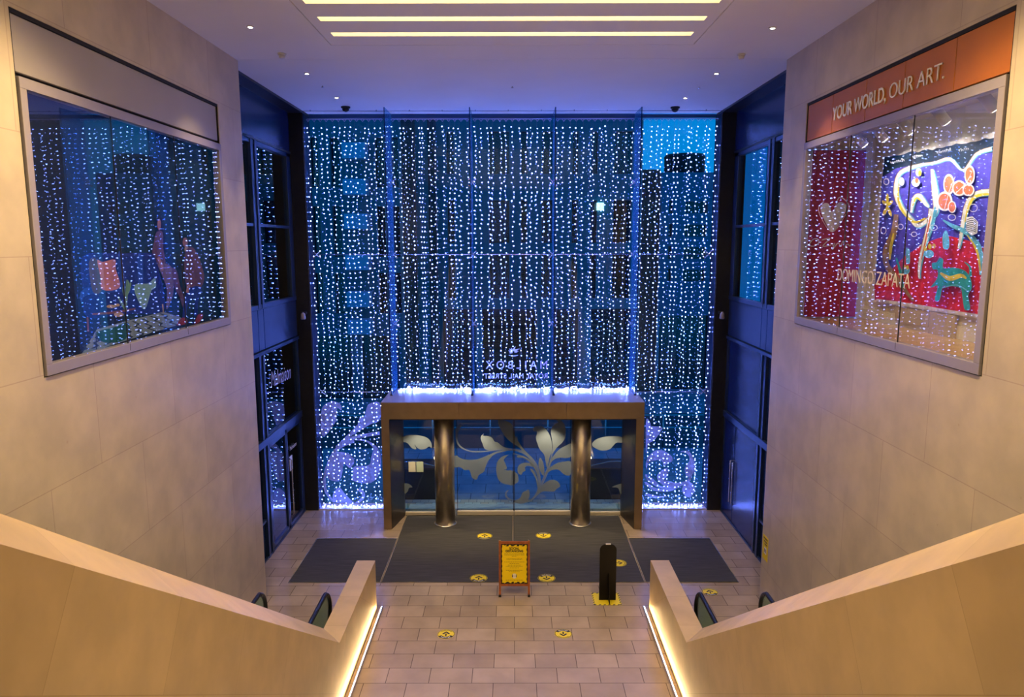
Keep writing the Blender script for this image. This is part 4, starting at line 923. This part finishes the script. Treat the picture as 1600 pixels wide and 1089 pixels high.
for x, y, lb in ((-3.95, 17.75, 'left'), (3.88, 17.85, 'right')):
    t = empty('dome_camera', (x, y, CEIL)); tag(t, 'black dome security camera on the ceiling near the top %s of the glass wall' % lb, 'security camera')
    m = MB(); m.lathe((x, y, CEIL-.035), [(.10, 0), (.11, .01), (.11, .035)], 24); off(m.build('housing', 'ink_black'), t)
    m = MB(); m.lathe((x, y, CEIL-.12), [(.02, 0), (.055, .015), (.08, .045), (.085, .085)], 24); off(m.build('dome', 'rubber_black'), t)
for x, y, lb in ((-3.9, 15.45, 'left'), (3.88, 15.62, 'right'), (0, 15.54, 'middle')):
    m = MB(); m.lathe((x, y, CEIL-.03), [(.012, 0), (.03, .004), (.012, .01), (.012, .03)], 12); tag(m.build('sprinkler_head', 'bright_steel'), 'tiny sprinkler head on the %s of the ceiling' % lb, 'sprinkler')

for i, y in enumerate((7.2, 4.4, 1.6, -1.2)):  # out-of-view downlights added to give walls and parapets warm light
    for s_ in (-1, 1):
        t = empty('added_warm_downlight', (s_*3.35, y, CEIL)); tag(t, 'added unseen ceiling downlight over the stair flight, %s side, row %s towards the camera' % ('left' if s_ < 0 else 'right', ('one', 'two', 'three', 'four')[i]), 'downlight', 'added stair downlights')
        m = MB(); m.lathe((s_*3.35, y, CEIL-.012), [(.07, 0), (.09, .004), (.092, .012)], 20); off(m.build('rim', 'plastic_white'), t)
        m = MB(); m.lathe((s_*3.35, y, CEIL-.014), [(.06, 0), (.06, .003)], 20); off(m.build('lens', 'downlight_glow'), t)
        l = bpy.data.lights.new('downlight_beam', 'SPOT'); l.energy = (1250, 560, 330, 400)[i]; l.color = (1, .69, .33); l.spot_size = R(125); l.spot_blend = 1; l.shadow_soft_size = .25
        lo = bpy.data.objects.new('downlight_beam', l); col.objects.link(lo); lo.location = (0, 0, -.03); lo.parent = t

# ================================================================= OUTSIDE
m = MB(); m.box((-45, 18.95, -.6), (45, 24.6, -.14)); struct(m.build('ground_pavement', 'street_paving'))
m = MB(); m.box((-60, 24.6, -.6), (60, 30.2, -.22)); struct(m.build('ground_road', 'asphalt'))
m = MB(); m.box((-60, 30.2, -.6), (60, 60, -.12)); struct(m.build('ground_far_pavement', 'street_paving'))
for s_, sd in ((-1, 'left'), (1, 'right')):
    t = empty('granite_planter', (s_*2.65, 19.9, -.14)); tag(t, 'dark speckled granite block outside the doors on the '+sd, 'planter')
    m = MB(); m.box((s_*2.1, 19.4, -.14), (s_*3.6, 20.3, .80)); off(m.build('block', 'granite', bevel=.02), t)
    m = MB(); m.tube([(s_*2.15, 19.42, .85), (s_*2.7, 19.42, .98), (s_*3.5, 19.42, .98), (s_*3.5, 19.42, .8)], .02, 8); off(m.build('rail', 'bright_steel'), t)
def building(name, label, x0, x1, y, top, wallm, wins_, piers=(), depth=8, ground=None, extra=None):
    t = empty(name, ((x0+x1)/2, y, -.12)); tag(t, label, 'building')
    # wall with recessed windows: cut the front into columns
    xs = sorted({x0, x1, *[w_[0] for w_ in wins_], *[w_[1] for w_ in wins_]}); m = MB()
    for a, b in zip(xs, xs[1:]):
        holes = sorted([(w_[2], w_[3]) for w_ in wins_ if w_[0] <= a+1e-6 and w_[1] >= b-1e-6]); z = -.12
        for h0, h1 in holes:
            if h0 > z: m.box((a, y, z), (b, y+.35, h0))
            z = h1
        m.box((a, y, z), (b, y+.35, top))
    m.box((x0, y+.36, -.12), (x1, y+depth, top)); off(m.build('wall', wallm), t)
    for (a, b, z0, z1) in wins_:
        m = MB(); m.box((a, y+.28, z0), (b, y+.30, z1)); wd = m.build('window', 'window_dark'); off(wd, t)
    for (a, b, z0, z1, mt) in piers:
        m = MB(); m.box((a, y-.25, z0), (b, y, z1)); off(m.build('pier', mt), t)
    return t
px2x = lambda u: P(u, 400, 'y', 32).x
W1 = []
for u0, u1 in ((700, 711), (764, 796), (814, 824), (846, 866), (893, 902), (922, 932), (957, 986)):
    W1 += [(px2x(u0), px2x(u1), 9.95, 11.75), (px2x(u0), px2x(u1), 7.0, 8.85), (px2x(u0), px2x(u1), 4.55, 6.55)]
for u0, u1 in ((490, 503), (522, 536), (590, 604), (614, 626)):
    W1 += [(px2x(u0), px2x(u1), 9.4+0, 11.5), (px2x(u0), px2x(u1), 6.4, 8.6), (px2x(u0), px2x(u1), 3.9, 5.7)]
for i in range(5): W1 += [(-26+i*3, -24.6+i*3, 9.4, 11.5), (-26+i*3, -24.6+i*3, 5.5, 8.5)]
W1 += [(px2x(690), px2x(742), .0, 4.1), (px2x(752), px2x(840), .0, 4.1), (px2x(862), px2x(905), .0, 4.1), (px2x(925), px2x(990), .0, 4.1), (px2x(480), px2x(545), .0, 2.9), (px2x(560), px2x(620), 0, 2.9)]
piers = [(px2x(632), px2x(652), -.1, 13.6, 'brown_facade'), (px2x(672), px2x(684), -.1, 13.6, 'brown_facade')]
b1 = building('office_building', 'long teal office building across the street with tall narrow dark windows', -30, 5.62, 32, 14.5, 'teal_facade', W1, piers)
for z in (10.9, 9.4, 7.95, 6.2, 4.6, 3.4):
    m = MB(); m.box((px2x(545), 31.3, z-.35), (px2x(580), 32, z+.3)); off(m.build('balcony', 'balcony_blue'), b1)
m = MB(); m.box((3.66, 31.82, 8.40), (3.96, 32.0, 8.72)); off(m.build('reflection_patch', 'reflection_glow', bevel=.01), b1)  # glowing box stands in for a bright reflection in the glass
W2 = []
for z0 in (8.35, 7.28, 6.25, 5.2): W2 += [(8.0, 9.05, z0, z0+.55), (7.25, 7.45, z0, z0+.6)]
W2 += [(6.95, 9.3, 0, 3.6)]
b2 = building('tower_block', 'blue apartment block at the right with rows of dark windows', 6.88, 9.45, 34, 10.2, 'pale_facade', W2)
m = MB(); m.lathe((8.18, 35.2, 10.2), [(.95, 0), (.95, .75), (.98, .8), (.9, .92)], 28); off(m.build('roof_tank', 'dark_facade'), b2)
building('dark_annex', 'narrow dark brick building between the teal offices and the blue block', 5.66, 6.86, 34.2, 10.35, 'brown_facade', [])
building('sky_block_building', 'unseen dark building at the far right, shaped to block sky from a reflection', 12.7, 34, 36, 17, 'dark_facade', [(13+i*1.6, 13.9+i*1.6, 3, 5) for i in range(5)], depth=1)  # unseen; raised tall and thin to block sky in the left display's reflection
t = empty('street_railing', (0, 26, -.2)); tag(t, 'thin metal street railing beyond the entrance, seen through the glass', 'railing')
m = MB()
for z in (.5, .95): m.tube([(-9, 25.0, z), (9.5, 25.0, z)], .025, 6)
off(m.build('rails', 'bright_steel'), t)
for i in range(10):
    m = MB(); m.tube([(-9+i*2.05, 25.0, -.21), (-9+i*2.05, 25.0, 1.0)], .03, 6); off(m.build('post', 'bright_steel'), t)

# pieces that belong to a part hang under that part (part and piece share one local frame)
def nest(thing, piece_names, host_name, last=False):
    hosts = [c for c in thing.children if c.name.split('.')[0] == host_name]
    if not hosts: return
    h = hosts[-1 if last else 0]
    for c in list(thing.children):
        if c.name.split('.')[0] in piece_names and c is not h:
            loc = c.location.copy(); c.parent = h; c.location = loc-h.location
for o in list(col.objects):
    if o.parent: continue
    n = o.name.split('.')[0]
    if n == 'easel_sign': nest(o, ('poster_heading',), 'poster'); nest(o, ('rubber_foot',), 'frame')
    elif n == 'door_2': nest(o, ('door_handle', 'hinge'), 'door_leaf')
    elif n == 'door_1': nest(o, ('door_lettering', 'door_notice'), 'door_glass', True); nest(o, ('door_handle', 'hinge'), 'door_frame')
    elif n == 'wall_notice': nest(o, ('pictogram', 'lettering'), 'sheet')
    elif n == 'track_spotlight': nest(o, ('lens', 'rear_cap'), 'lamp_head')
    elif n in ('door_3', 'door_4'): nest(o, ('floral_decal',), 'glass_pane')
    elif n == 'escalator': nest(o, ('handrail',), 'glass_panel')
